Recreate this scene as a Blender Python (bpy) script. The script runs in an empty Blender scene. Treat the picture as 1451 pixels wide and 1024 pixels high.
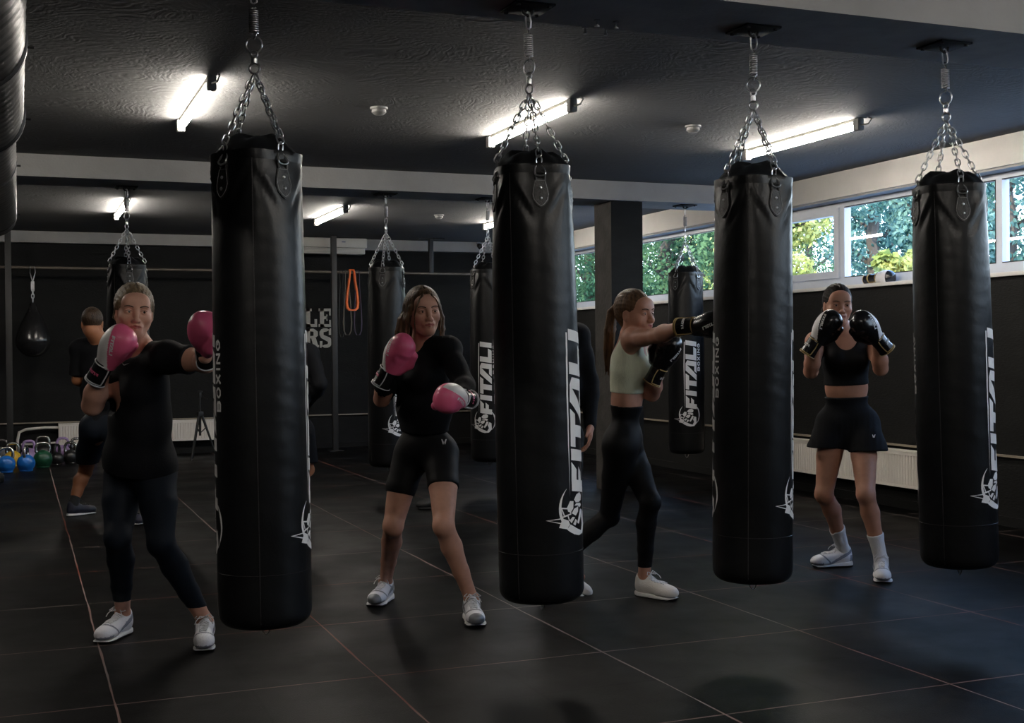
import bpy, bmesh, math, random
import numpy as np
from mathutils import Vector, Matrix, Quaternion
from mathutils.bvhtree import BVHTree

C = bpy.context.scene.collection
SC = bpy.context.scene
PI = math.pi
R = math.radians

# ------------------------------------------------------------------ camera
W, H, F_PX = 1451.0, 1024.0, 1758.0
HC = 1.30
YAW, PITCH, ROLL = R(21.7), R(-0.52), 0.0088
Fh = Vector((math.sin(YAW), math.cos(YAW), 0)); Rh = Vector((math.cos(YAW), -math.sin(YAW), 0)); Uh = Vector((0, 0, 1))
fw = (Fh * math.cos(PITCH) + Uh * math.sin(PITCH)).normalized()
up0 = Rh.cross(fw)
rt = (Rh * math.cos(ROLL) - up0 * math.sin(ROLL)).normalized()
upv = rt.cross(fw)
CAM = Vector((0, 0, HC))
cd = bpy.data.cameras.new('camera'); cam = bpy.data.objects.new('camera', cd); C.objects.link(cam)
cam.matrix_world = Matrix(((rt.x, upv.x, -fw.x, CAM.x), (rt.y, upv.y, -fw.y, CAM.y), (rt.z, upv.z, -fw.z, CAM.z), (0, 0, 0, 1)))
cd.sensor_width = 36; cd.lens = 36 * F_PX / W; cd.clip_end = 300; cd.clip_start = 0.05
SC.camera = cam

def P(x, y, d):
    """photo position + distance along the view -> point in the room"""
    return CAM + fw * d + rt * ((x - W / 2) / F_PX * d) - upv * ((y - H / 2) / F_PX * d)
def ray(x, y): return (fw + rt * ((x - W / 2) / F_PX) - upv * ((y - H / 2) / F_PX))
def G(x, y, z=0.0):
    r = ray(x, y); t = (z - HC) / r.z
    return CAM + r * t
def proj(p):
    q = Vector(p) - CAM; d = q.dot(fw)
    return (W / 2 + q.dot(rt) / d * F_PX, H / 2 - q.dot(upv) / d * F_PX, d)

# ------------------------------------------------------------------ view, world, sun
SC.view_settings.view_transform = 'Standard'; SC.view_settings.look = 'None'
SC.view_settings.gamma = 1; SC.view_settings.use_curve_mapping = False
SC.view_settings.exposure = 0.0
SKY, SUNS, TUBE, TUBE0 = 10.0, 12.0, 130.0, 150.0
wd = bpy.data.worlds.new('sky'); SC.world = wd; wd.use_nodes = True
wn = wd.node_tree.nodes; wl = wd.node_tree.links
bg = wn['Background']; bg.inputs[1].default_value = SKY
tc = wn.new('ShaderNodeTexCoord'); sp = wn.new('ShaderNodeSeparateXYZ'); rp = wn.new('ShaderNodeValToRGB')
wl.new(tc.outputs['Generated'], sp.inputs[0]); wl.new(sp.outputs['Z'], rp.inputs[0]); wl.new(rp.outputs[0], bg.inputs[0])
rp.color_ramp.elements[0].color = (0.80, 0.88, 0.95, 1); rp.color_ramp.elements[1].color = (0.28, 0.50, 0.95, 1)
rp.color_ramp.elements[1].position = 0.55
sd = bpy.data.lights.new('sun', 'SUN'); so = bpy.data.objects.new('sun', sd); C.objects.link(so)
sd.energy = SUNS; sd.angle = R(0.6); sd.color = (1.0, 0.86, 0.58)
so.rotation_euler = (R(48), R(0), R(-58)); so.location = (-20, -12, 25)
SC.cycles.max_bounces = 7; SC.cycles.diffuse_bounces = 4; SC.cycles.glossy_bounces = 3; SC.cycles.transparent_max_bounces = 12
SC.cycles.caustics_reflective = False; SC.cycles.caustics_refractive = False
SC.cycles.sample_clamp_indirect = 3.0
try:
    SC.cycles.use_denoising = True; SC.cycles.denoiser = 'OPENIMAGEDENOISE'
except Exception: pass

# ------------------------------------------------------------------ materials
def mat(name, col, rough=0.5, metal=0.0, var=0.12, vscale=6.0, bump=0.0, bscale=60.0, stretch=None, emit=None, spec=0.5, coat=0.0, col2=None, sheen=0.0):
    m = bpy.data.materials.new(name); m.use_nodes = True
    nt = m.node_tree; b = nt.nodes['Principled BSDF']
    b.inputs['Roughness'].default_value = rough; b.inputs['Metallic'].default_value = metal
    b.inputs['Specular IOR Level'].default_value = spec
    if coat: b.inputs['Coat Weight'].default_value = coat; b.inputs['Coat Roughness'].default_value = 0.15
    if sheen: b.inputs['Sheen Weight'].default_value = sheen
    tcn = nt.nodes.new('ShaderNodeTexCoord'); mp = nt.nodes.new('ShaderNodeMapping')
    nt.links.new(tcn.outputs['Object'], mp.inputs[0])
    if stretch: mp.inputs['Scale'].default_value = stretch
    n = nt.nodes.new('ShaderNodeTexNoise'); n.inputs['Scale'].default_value = vscale; n.inputs['Detail'].default_value = 5
    nt.links.new(mp.outputs[0], n.inputs['Vector'])
    rmp = nt.nodes.new('ShaderNodeValToRGB'); nt.links.new(n.outputs['Fac'], rmp.inputs[0])
    c = Vector(col); c2 = Vector(col2) if col2 else c * (1 + var)
    c1 = c if col2 else c * (1 - var)
    rmp.color_ramp.elements[0].position = 0.32; rmp.color_ramp.elements[1].position = 0.68
    rmp.color_ramp.elements[0].color = (*c1, 1); rmp.color_ramp.elements[1].color = (*c2, 1)
    nt.links.new(rmp.outputs[0], b.inputs['Base Color'])
    if bump:
        n2 = nt.nodes.new('ShaderNodeTexNoise'); n2.inputs['Scale'].default_value = bscale; n2.inputs['Detail'].default_value = 4
        nt.links.new(mp.outputs[0], n2.inputs['Vector'])
        bp = nt.nodes.new('ShaderNodeBump'); bp.inputs['Strength'].default_value = bump; bp.inputs['Distance'].default_value = 0.01
        nt.links.new(n2.outputs['Fac'], bp.inputs['Height']); nt.links.new(bp.outputs[0], b.inputs['Normal'])
    if emit:
        b.inputs['Emission Color'].default_value = (*emit[0], 1); b.inputs['Emission Strength'].default_value = emit[1]
    return m

M = {}
M['wall_black'] = mat('black_wall_paint', (0.007, 0.007, 0.007), 0.8, spec=.25, bump=0.35, bscale=35, var=0.25, vscale=3, stretch=(1, 1, 3))
M['wall_white'] = mat('white_wall_paint', (0.62, 0.60, 0.57), 0.8, bump=0.12, bscale=80, var=0.03)
M['beam'] = mat('pale_beam_paint', (0.33, 0.32, 0.305), 0.8, bump=0.12, bscale=60, var=0.05)
M['beam_dark'] = mat('dark_grey_paint', (0.34, 0.335, 0.33), 0.9, bump=0.2, bscale=50, var=0.1)
M['column_grey'] = mat('dark_column_paint', (0.055, 0.05, 0.046), 0.8, bump=0.5, bscale=30, var=0.25)
M['post'] = mat('dark_steel_post', (0.03, 0.03, 0.03), 0.45, 0.3)
M['pvc'] = mat('white_window_frame', (0.62, 0.65, 0.70), 0.35, var=0.03)
M['sill'] = mat('white_sill', (0.70, 0.68, 0.65), 0.4, var=0.03)
M['radiator'] = mat('radiator_enamel', (0.78, 0.73, 0.67), 0.4, var=0.03)
M['trim'] = mat('pale_edge_trim', (0.30, 0.26, 0.20), 0.5, var=0.1)
M['steel'] = mat('zinc_steel', (0.70, 0.70, 0.71), 0.28, 1.0, var=0.1, vscale=40)
M['spring'] = mat('dark_spring_steel', (0.20, 0.20, 0.21), 0.35, 1.0, var=0.1)
M['blackmetal'] = mat('black_metal', (0.008, 0.008, 0.009), 0.7, 0.0, spec=.15)
M['duct'] = mat('galvanised_duct', (0.035, 0.035, 0.037), 0.40, 0.8, var=0.3, vscale=4)
M['leather'] = mat('black_bag_leather', (0.006, 0.0063, 0.007), 0.36, var=0.25, vscale=5, bump=0.16, bscale=28, stretch=(1, 1, 0.8), spec=0.24)
M['strap'] = mat('black_strap_leather', (0.011, 0.010, 0.010), 0.5, bump=0.3, bscale=120)
M['print'] = mat('silver_grey_print', (0.74, 0.73, 0.72), 0.55, var=0.05)
M['stitch'] = mat('grey_stitching', (0.30, 0.30, 0.30), 0.7)
M['plastic_w'] = mat('off_white_plastic', (0.50, 0.48, 0.43), 0.4, var=0.04)
M['grey_pl'] = mat('grey_plastic', (0.26, 0.255, 0.245), 0.5, var=0.04)
M['dark_pl'] = mat('black_plastic', (0.01, 0.01, 0.01), 0.4)
M['glow'] = mat('lit_tube', (0.9, 0.9, 0.9), 0.4, emit=((1.0, 0.93, 0.83), TUBE))
M['glow0'] = mat('lit_tube_dimmer', (0.9, 0.9, 0.9), 0.4, emit=((1.0, 0.93, 0.83), TUBE0))

def ceiling_mat():
    m = mat('rough_grey_ceiling', (0.095, 0.095, 0.094), 0.85, var=0.08, vscale=1.5)
    nt = m.node_tree; b = nt.nodes['Principled BSDF']
    tcn = nt.nodes.new('ShaderNodeTexCoord')
    n0 = nt.nodes.new('ShaderNodeTexNoise'); n0.inputs['Scale'].default_value = 1.1; n0.inputs['Detail'].default_value = 2
    nt.links.new(tcn.outputs['Object'], n0.inputs['Vector'])
    mx = nt.nodes.new('ShaderNodeVectorMath'); mx.operation = 'MULTIPLY_ADD'
    mx.inputs[1].default_value = (1.4, 1.4, 1.4); nt.links.new(n0.outputs['Color'], mx.inputs[0]); nt.links.new(tcn.outputs['Object'], mx.inputs[2])
    wv = nt.nodes.new('ShaderNodeTexWave'); wv.wave_type = 'RINGS'; wv.inputs['Scale'].default_value = 6; wv.inputs['Distortion'].default_value = 11; wv.inputs['Detail'].default_value = 4; wv.inputs['Detail Scale'].default_value = 2
    nt.links.new(mx.outputs[0], wv.inputs['Vector'])
    bp = nt.nodes.new('ShaderNodeBump'); bp.inputs['Strength'].default_value = 0.28; bp.inputs['Distance'].default_value = 0.006
    nt.links.new(wv.outputs['Fac'], bp.inputs['Height']); nt.links.new(bp.outputs[0], b.inputs['Normal'])
    return m
M['ceiling'] = ceiling_mat()

def floor_mat():
    m = bpy.data.materials.new('black_rubber_tiles'); m.use_nodes = True
    nt = m.node_tree; L = nt.links; b = nt.nodes['Principled BSDF']; b.inputs['Specular IOR Level'].default_value = 0.07
    def N(t, **k):
        n = nt.nodes.new(t)
        for a, v in k.items(): setattr(n, a, v)
        return n
    def math_(op, a, bb=None, c=None):
        n = N('ShaderNodeMath', operation=op)
        for i, v in enumerate((a, bb, c)):
            if v is None: continue
            if isinstance(v, (int, float)): n.inputs[i].default_value = v
            else: L.new(v, n.inputs[i])
        return n.outputs[0]
    tcn = N('ShaderNodeTexCoord'); s = N('ShaderNodeSeparateXYZ'); L.new(tcn.outputs['Object'], s.inputs[0])
    nz = N('ShaderNodeTexNoise'); nz.inputs['Scale'].default_value = 1.3; L.new(tcn.outputs['Object'], nz.inputs['Vector'])
    wob = math_('MULTIPLY_ADD', nz.outputs['Fac'], 0.02, -0.01)
    def line(coord, off, w):
        v = math_('ADD', math_('ADD', coord, off), wob)
        f = math_('FRACT', v)
        d = math_('MINIMUM', f, math_('SUBTRACT', 1.0, f))
        return math_('LESS_THAN', d, w)
    nw = N('ShaderNodeTexNoise'); nw.inputs['Scale'].default_value = 5; L.new(tcn.outputs['Object'], nw.inputs['Vector'])
    wid = math_('MULTIPLY_ADD', nw.outputs['Fac'], 0.009, -0.0006)
    lx = line(s.outputs['X'], -0.32, wid); ly = line(s.outputs['Y'], -0.81, math_('MULTIPLY', wid, 0.9))
    gap = math_('MAXIMUM', lx, ly)
    dx = line(s.outputs['X'], 0.18, 0.0065); dy = line(s.outputs['Y'], -0.31, 0.0065)
    dark = math_('MAXIMUM', dx, dy)
    # speckled rubber
    n1 = N('ShaderNodeTexNoise'); n1.inputs['Scale'].default_value = 180; n1.inputs['Detail'].default_value = 3; L.new(tcn.outputs['Object'], n1.inputs['Vector'])
    r1 = N('ShaderNodeValToRGB'); L.new(n1.outputs['Fac'], r1.inputs[0])
    r1.color_ramp.elements[0].position = 0.35; r1.color_ramp.elements[0].color = (0.0020, 0.0020, 0.0021, 1)
    r1.color_ramp.elements[1].position = 0.75; r1.color_ramp.elements[1].color = (0.0065, 0.0064, 0.0063, 1)
    # per-tile tone
    fl = N('ShaderNodeVectorMath', operation='FLOOR'); sc_ = N('ShaderNodeVectorMath', operation='MULTIPLY_ADD')
    sc_.inputs[1].default_value = (2, 2, 0); sc_.inputs[2].default_value = (-0.64, -1.62, 0); L.new(tcn.outputs['Object'], sc_.inputs[0]); L.new(sc_.outputs[0], fl.inputs[0])
    wn_ = N('ShaderNodeTexWhiteNoise'); L.new(fl.outputs[0], wn_.inputs['Vector'])
    tone = math_('MULTIPLY_ADD', wn_.outputs['Value'], 0.35, 0.82)
    mt = N('ShaderNodeMixRGB', blend_type='MULTIPLY'); mt.inputs[0].default_value = 1; L.new(r1.outputs[0], mt.inputs[1]); L.new(tone, mt.inputs[2])
    # gap colour: reddish primer to pale dust
    n2 = N('ShaderNodeTexNoise'); n2.inputs['Scale'].default_value = 0.55; n2.inputs['Detail'].default_value = 3; L.new(tcn.outputs['Object'], n2.inputs['Vector'])
    r2 = N('ShaderNodeValToRGB'); L.new(n2.outputs['Fac'], r2.inputs[0])
    r2.color_ramp.elements[0].position = 0.40; r2.color_ramp.elements[0].color = (0.16, 0.045, 0.028, 1)
    r2.color_ramp.elements[1].position = 0.58; r2.color_ramp.elements[1].color = (0.22, 0.18, 0.165, 1)
    m1 = N('ShaderNodeMixRGB'); L.new(dark, m1.inputs[0]); L.new(mt.outputs[0], m1.inputs[1]); m1.inputs[2].default_value = (0.0004, 0.0004, 0.0004, 1)
    m2 = N('ShaderNodeMixRGB'); L.new(gap, m2.inputs[0]); L.new(m1.outputs[0], m2.inputs[1]); L.new(r2.outputs[0], m2.inputs[2])
    L.new(m2.outputs[0], b.inputs['Base Color'])
    n3 = N('ShaderNodeTexNoise'); n3.inputs['Scale'].default_value = 1.7; n3.inputs['Detail'].default_value = 5; L.new(tcn.outputs['Object'], n3.inputs['Vector'])
    r3 = N('ShaderNodeMapRange'); L.new(n3.outputs['Fac'], r3.inputs[0]); r3.inputs[1].default_value = 0.35; r3.inputs[2].default_value = 0.65; r3.inputs[3].default_value = 0.36; r3.inputs[4].default_value = 0.50
    L.new(r3.outputs[0], b.inputs['Roughness'])
    bp = N('ShaderNodeBump'); bp.inputs['Strength'].default_value = 0.35; bp.inputs['Distance'].default_value = 0.002
    hh = math_('SUBTRACT', n1.outputs['Fac'], math_('MULTIPLY', math_('MAXIMUM', gap, dark), 2.0))
    L.new(hh, bp.inputs['Height']); L.new(bp.outputs[0], b.inputs['Normal'])
    return m
M['floor'] = floor_mat()

def glass_mat():
    m = bpy.data.materials.new('window_glass'); m.use_nodes = True
    nt = m.node_tree; nt.nodes.clear()
    o = nt.nodes.new('ShaderNodeOutputMaterial'); mx = nt.nodes.new('ShaderNodeMixShader')
    t = nt.nodes.new('ShaderNodeBsdfTransparent'); t.inputs[0].default_value = (0.93, 0.96, 0.96, 1)
    g = nt.nodes.new('ShaderNodeBsdfGlossy'); g.inputs['Roughness'].default_value = 0.005
    lw = nt.nodes.new('ShaderNodeLayerWeight'); lw.inputs['Blend'].default_value = 0.5
    pw = nt.nodes.new('ShaderNodeMath'); pw.operation = 'POWER'; pw.inputs[1].default_value = 5; nt.links.new(lw.outputs['Facing'], pw.inputs[0])
    f = nt.nodes.new('ShaderNodeMath'); f.operation = 'MULTIPLY_ADD'; f.inputs[1].default_value = 0.95; f.inputs[2].default_value = 0.045; nt.links.new(pw.outputs[0], f.inputs[0])
    nt.links.new(f.outputs[0], mx.inputs[0]); nt.links.new(t.outputs[0], mx.inputs[1]); nt.links.new(g.outputs[0], mx.inputs[2]); nt.links.new(mx.outputs[0], o.inputs[0])
    return m
M['glass'] = glass_mat()

# ------------------------------------------------------------------ mesh helpers
class MB:
    def __init__(s): s.v = []; s.f = []; s.mi = []
    def add(s, vs, fs, mi=0):
        n = len(s.v); s.v += [tuple(v) for v in vs]; s.f += [tuple(i + n for i in f) for f in fs]; s.mi += [mi] * len(fs)
    def box(s, a, b, mi=0, bev=0.0, Mx=None):
        (x0, y0, z0), (x1, y1, z1) = a, b
        if bev <= 0:
            vs = [(x0, y0, z0), (x1, y0, z0), (x1, y1, z0), (x0, y1, z0), (x0, y0, z1), (x1, y0, z1), (x1, y1, z1), (x0, y1, z1)]
            fs = [(0, 3, 2, 1), (4, 5, 6, 7), (0, 1, 5, 4), (1, 2, 6, 5), (2, 3, 7, 6), (3, 0, 4, 7)]
        else:
            bm = bmesh.new(); bmesh.ops.create_cube(bm, size=1)
            for v in bm.verts: v.co = Vector(((x0 + x1) / 2 + v.co.x * (x1 - x0), (y0 + y1) / 2 + v.co.y * (y1 - y0), (z0 + z1) / 2 + v.co.z * (z1 - z0)))
            bmesh.ops.bevel(bm, geom=bm.edges[:], offset=bev, segments=2, affect='EDGES', profile=0.6)
            bm.verts.ensure_lookup_table(); vs = [v.co.copy() for v in bm.verts]; fs = [[v.index for v in f.verts] for f in bm.faces]; bm.free()
        if Mx: vs = [Mx @ Vector(v) for v in vs]
        s.add(vs, fs, mi)
    def tube(s, pts, r, n=8, closed=False, mi=0, caps=True, up=None):
        pts = [Vector(p) for p in pts]; N = len(pts)
        rr = r if hasattr(r, '__len__') else [r] * N
        vs = []; prev = None
        for i, p in enumerate(pts):
            if closed: t = pts[(i + 1) % N] - pts[i - 1]
            else: t = pts[min(i + 1, N - 1)] - pts[max(i - 1, 0)]
            t.normalize()
            if prev is None:
                a = Vector(up) if up else (Vector((0, 0, 1)) if abs(t.z) < 0.9 else Vector((1, 0, 0)))
            else: a = prev
            x = (a - t * a.dot(t)).normalized(); y = t.cross(x); prev = x
            for k in range(n):
                an = 2 * PI * k / n; vs.append(p + (x * math.cos(an) + y * math.sin(an)) * rr[i])
        fs = []
        for i in range(N if closed else N - 1):
            j = (i + 1) % N
            for k in range(n): fs.append((i * n + k, i * n + (k + 1) % n, j * n + (k + 1) % n, j * n + k))
        if not closed and caps: fs.append(tuple(reversed(range(n)))); fs.append(tuple((N - 1) * n + k for k in range(n)))
        s.add(vs, fs, mi)
    def lathe(s, prof, n=24, c=(0, 0, 0), axis=None, mi=0, caps=True):
        """prof: list of (r, z)"""
        q = Matrix.Identity(3)
        if axis is not None: q = Vector((0, 0, 1)).rotation_difference(Vector(axis).normalized()).to_matrix()
        vs = []
        for r, z in prof:
            for k in range(n):
                a = 2 * PI * k / n; vs.append(Vector(c) + q @ Vector((r * math.cos(a), r * math.sin(a), z)))
        fs = []
        for i in range(len(prof) - 1):
            for k in range(n): fs.append((i * n + k, i * n + (k + 1) % n, (i + 1) * n + (k + 1) % n, (i + 1) * n + k))
        if caps: fs.append(tuple(reversed(range(n)))); fs.append(tuple((len(prof) - 1) * n + k for k in range(n)))
        s.add(vs, fs, mi)
    def xf(s, Mx): s.v = [tuple(Mx @ Vector(v)) for v in s.v]; return s
    def build(s, name, mats, parent=None, smooth=True, loc=None):
        me = bpy.data.meshes.new(name); me.from_pydata(s.v, [], s.f)
        mats = mats if isinstance(mats, (list, tuple)) else [mats]
        for m in mats: me.materials.append(m)
        if len(mats) > 1: me.polygons.foreach_set('material_index', s.mi)
        if smooth:
            me.polygons.foreach_set('use_smooth', [True] * len(me.polygons))
            try: me.set_sharp_from_angle(angle=R(40))
            except Exception: pass
        me.update()
        o = bpy.data.objects.new(name, me); C.objects.link(o)
        if parent: o.parent = parent
        if loc: o.location = loc
        return o
def tag(o, label=None, cat=None, group=None, kind=None):
    if label: o['label'] = label
    if cat: o['category'] = cat
    if group: o['group'] = group
    if kind: o['kind'] = kind
    return o
def empty(name, loc=(0, 0, 0), rz=0, label=None, cat=None, group=None):
    o = bpy.data.objects.new(name, None); C.objects.link(o); o.location = loc; o.rotation_euler = (0, 0, rz); o.empty_display_size = 0.1
    return tag(o, label, cat, group)
def copy_tree(o, parent=None):
    c = o.copy(); C.objects.link(c)
    if parent: c.parent = parent
    for ch in o.children: copy_tree(ch, c)
    return c
def boxobj(name, a, b, m, parent=None, bev=0.0, kind=None):
    mb = MB(); mb.box(a, b, bev=bev); o = mb.build(name, m, parent, smooth=bev > 0)
    if kind: o['kind'] = kind
    return o

# ------------------------------------------------------------------ room shell
X0, X1, Y0, Y1 = -2.6, 6.62, -4.0, 16.55
ZC, ZB = 2.82, 2.65
SZ, WZ = 1.83, 2.60       # window sill and head
XW = 6.98
boxobj('floor', (X0 - .2, Y0 - .2, -0.1), (XW, Y1 + .3, 0), M['floor'], kind='structure')
boxobj('ceiling', (X0 - .2, Y0 - .2, ZC), (XW, Y1 + .3, ZC + 0.3), M['ceiling'], kind='structure')
boxobj('wall_back', (X0, Y1, 0), (X1, Y1 + .3, ZC), M['wall_black'], kind='structure')
boxobj('wall_left', (X0 - .2, Y0, 0), (X0, Y1, ZC), M['wall_black'], kind='structure')
boxobj('wall_front', (X0 - .2, Y0 - .2, 0), (XW, Y0, ZC), M['wall_black'], kind='structure')
mb = MB(); mb.box((X1, Y0, 0), (XW, Y1 + .3, SZ - .03), 0); mb.box((X1, Y0, WZ), (XW, Y1 + .3, ZC), 1)
o = mb.build('wall_right', [M['wall_black'], M['wall_white']], smooth=False); o['kind'] = 'structure'
# the beams that cross the room and the pale band above the far wall
def beam(y0, y1, n):
    mb = MB(); mb.box((X0, y0, ZB), (X1, y1, ZC))
    mb.mi = [1, 0, 0, 0, 0, 0]
    o = mb.build('trim_%d' % n, [M['beam'], M['beam_dark']], smooth=False); o['kind'] = 'structure'
beam(4.18, 4.72, 1); beam(10.08, 10.60, 2)
boxobj('trim_3', (X0, 16.38, 2.68), (X1, Y1, ZC), M['beam'], kind='structure')
# thin pale trims and the recessed black plinths beneath them
boxobj('trim_4', (X0, Y1 - .03, .44), (X1, Y1, .455), M['trim'], kind='structure')
boxobj('trim_5', (X1 - .03, Y0, .500), (X1, Y1, .515), M['trim'], kind='structure')
boxobj('baseboard_right', (X1 - .02, Y0, 0), (X1, Y1, .07), M['wall_black'], kind='structure')
boxobj('baseboard_back', (X0, Y1 - .02, 0), (X1, Y1, .07), M['wall_black'], kind='structure')
# column
mb = MB(); mb.box((5.02, 10.15, 0), (5.34, 10.50, ZB)); mb.mi = [0, 0, 1, 0, 0, 0]
o = mb.build('column', [M['column_grey'], M['wall_black']], smooth=False); o['kind'] = 'structure'
# sill
boxobj('trim_6', (X1 - .035, Y0, SZ - .03), (X1 + .26, Y1, SZ), M['sill'], bev=0.004, kind='structure')
# ribbon of windows: frame and panes
bays = [15.9, 13.15, 11.2, 9.11, 7.22, 5.2, 3.2, 1.2, -0.8, -2.8]
FX0, FX1 = X1 + .17, X1 + .24
for i in range(len(bays) - 1):
    ya, yb = bays[i + 1], bays[i]
    mb = MB(); t = .05
    mb.box((FX0, ya, SZ), (FX1, yb, SZ + .085)); mb.box((FX0, ya, WZ - .06), (FX1, yb, WZ))
    mb.box((FX0, ya, SZ + .085), (FX1, ya + t, WZ - .06)); mb.box((FX0, yb - .012, SZ + .085), (FX1, yb, WZ - .06))
    sash = i in (2, 5)
    w = mb.build('window_%d' % (i + 1), M['pvc'], smooth=False); w['kind'] = 'structure'
    a, b_ = ya + t, yb - .012
    if sash:
        s = MB(); q = .065; zz0, zz1 = SZ + .085, WZ - .06; f0 = FX0 - .02; f1 = FX1 - .02
        s.box((f0, a, zz0), (f1, b_, zz0 + q)); s.box((f0, a, zz1 - q), (f1, b_, zz1))
        s.box((f0, a, zz0 + q), (f1, a + q, zz1 - q)); s.box((f0, b_ - q, zz0 + q), (f1, b_, zz1 - q))
        so_ = s.build('sash', M['pvc'], w, smooth=False)
        h = MB(); h.box((f0 - .045, b_ - .045, 2.17), (f0, b_ - .02, 2.21)); h.box((f0 - .05, b_ - .045, 2.08), (f0 - .03, b_ - .02, 2.21))
        h.build('handle', M['plastic_w'], so_)
        a += q; b_ -= q
    g = MB(); g.box((FX0 + .03, a - .005, SZ + .08), (FX0 + .036, b_ + .005, WZ - .055)); g.build('pane', M['glass'], w, smooth=False)
    k = MB()
    for z in (SZ + .085, WZ - .068): k.box((FX0 - .002, a, z), (FX0 + .03, b_, z + .008))
    k.box((FX0 - .002, a, SZ + .085), (FX0 + .03, a + .008, WZ - .06)); k.build('gasket', M['dark_pl'], w, smooth=False)
boxobj('trim_7', (X1 + .02, Y0, WZ - .018), (FX0, Y1, WZ), M['beam'], kind='structure')
boxobj('wall_outer_end', (FX0, 15.9, SZ), (FX1, Y1 + .3, WZ), M['pvc']).name = 'trim_8'
bpy.data.objects['trim_8']['kind'] = 'structure'
boxobj('trim_9', (FX0, Y0, SZ), (FX1, -2.8, WZ), M['pvc'], kind='structure')

# ------------------------------------------------------------------ fluorescent battens
def batten(x, ya, yb, label, glow):
    t = empty('fluorescent_light', (x, (ya + yb) / 2, ZC), label=label, cat='ceiling light', group=None)
    h = (yb - ya) / 2
    mb = MB(); mb.box((-.014, -h + .04, -.022), (.014, h - .04, -.0), bev=.004); mb.build('housing', M['plastic_w'], t)
    for s in (-1, 1):
        mb = MB(); mb.box((-.026, s * h - .03, -.085), (.026, s * h + .03, -.002), bev=.012)
        if s == -1: mb.tube([(.0, -h - .03, -.05), (.02, -h - .08, -.05), (.03, -h - .1, -.02), (.03, -h - .06, 0)], .006)
        mb.build('end_holder', M['grey_pl'], t)
    mb = MB(); mb.tube([(0, -h + .03, -.055), (0, h - .03, -.055)], .019, 12); mb.build('tube', glow, t)
batten(1.00, 6.93, 8.30, 'lit fluorescent tube on the ceiling left of the nearest bag chain', M['glow'])
batten(3.13, 6.85, 8.24, 'lit fluorescent tube on the ceiling behind the chains of the second large bag', M['glow'])
batten(5.20, 6.81, 8.17, 'lit fluorescent tube on the ceiling nearest the windows', M['glow'])
batten(1.00, 12.66, 14.0, 'far lit fluorescent tube seen behind the chain of the leftmost far bag', M['glow'])
batten(3.17, 12.60, 13.95, 'far lit fluorescent tube above the wall air conditioner', M['glow'])
batten(5.20, 12.55, 13.9, 'far lit fluorescent tube just left of the second large bag', M['glow'])
for x, w_ in ((1.0, 'to the left'), (3.15, 'in the middle'), (5.2, 'towards the windows')):
    batten(x, 0.95, 2.30, 'fluorescent tube on the ceiling above the viewer, ' + w_, M['glow0'])
for y, w_ in ((.95, 'nearest the viewer'), (6.9, 'behind the ventilation duct'), (12.6, 'at the far end beyond the duct')):
    batten(-1.15, y, y + 1.36, 'fluorescent tube left of the ventilation duct, ' + w_, M['glow0'] if y < 2 else M['glow'])

# ------------------------------------------------------------------ trees outside
def leaf_mat(name, c1, c2):
    m = bpy.data.materials.new(name); m.use_nodes = True
    nt = m.node_tree; nt.nodes.clear()
    o = nt.nodes.new('ShaderNodeOutputMaterial'); mx = nt.nodes.new('ShaderNodeMixShader'); mx.inputs[0].default_value = 0.4
    d = nt.nodes.new('ShaderNodeBsdfDiffuse'); t = nt.nodes.new('ShaderNodeBsdfTranslucent')
    tcn = nt.nodes.new('ShaderNodeTexCoord'); n = nt.nodes.new('ShaderNodeTexNoise'); n.inputs['Scale'].default_value = 2.2; n.inputs['Detail'].default_value = 6
    r = nt.nodes.new('ShaderNodeValToRGB'); r.color_ramp.elements[0].position = .4; r.color_ramp.elements[1].position = .62
    r.color_ramp.elements[0].color = (*c1, 1); r.color_ramp.elements[1].color = (*c2, 1)
    nt.links.new(tcn.outputs['Object'], n.inputs['Vector']); nt.links.new(n.outputs['Fac'], r.inputs[0])
    for q in (d, t): nt.links.new(r.outputs[0], q.inputs[0])
    nt.links.new(d.outputs[0], mx.inputs[1]); nt.links.new(t.outputs[0], mx.inputs[2]); nt.links.new(mx.outputs[0], o.inputs[0])
    return m
M['leaf_teal'] = leaf_mat('blue_green_leaves', (0.05, 0.135, 0.125), (0.21, 0.34, 0.29))
M['leaf_green'] = leaf_mat('green_leaves', (0.035, 0.085, 0.05), (0.14, 0.24, 0.115))
M['leaf_yellow'] = leaf_mat('yellow_green_leaves', (0.28, 0.32, 0.09), (0.66, 0.64, 0.27))
M['bark'] = mat('bark', (0.07, 0.055, 0.045), 0.9, bump=0.6, bscale=20)
M['ground_bounce'] = mat('pale_ground_bounce', (0.42, 0.42, 0.42), 0.9, var=.2, vscale=2)  # unseen ground outside, made pale to bounce daylight onto the ceiling
GZ = 1.0
boxobj('trim_10', (XW, -14, GZ - .2), (46, 52, GZ), M['ground_bounce'], kind='structure').name = 'ground_outside'
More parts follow.
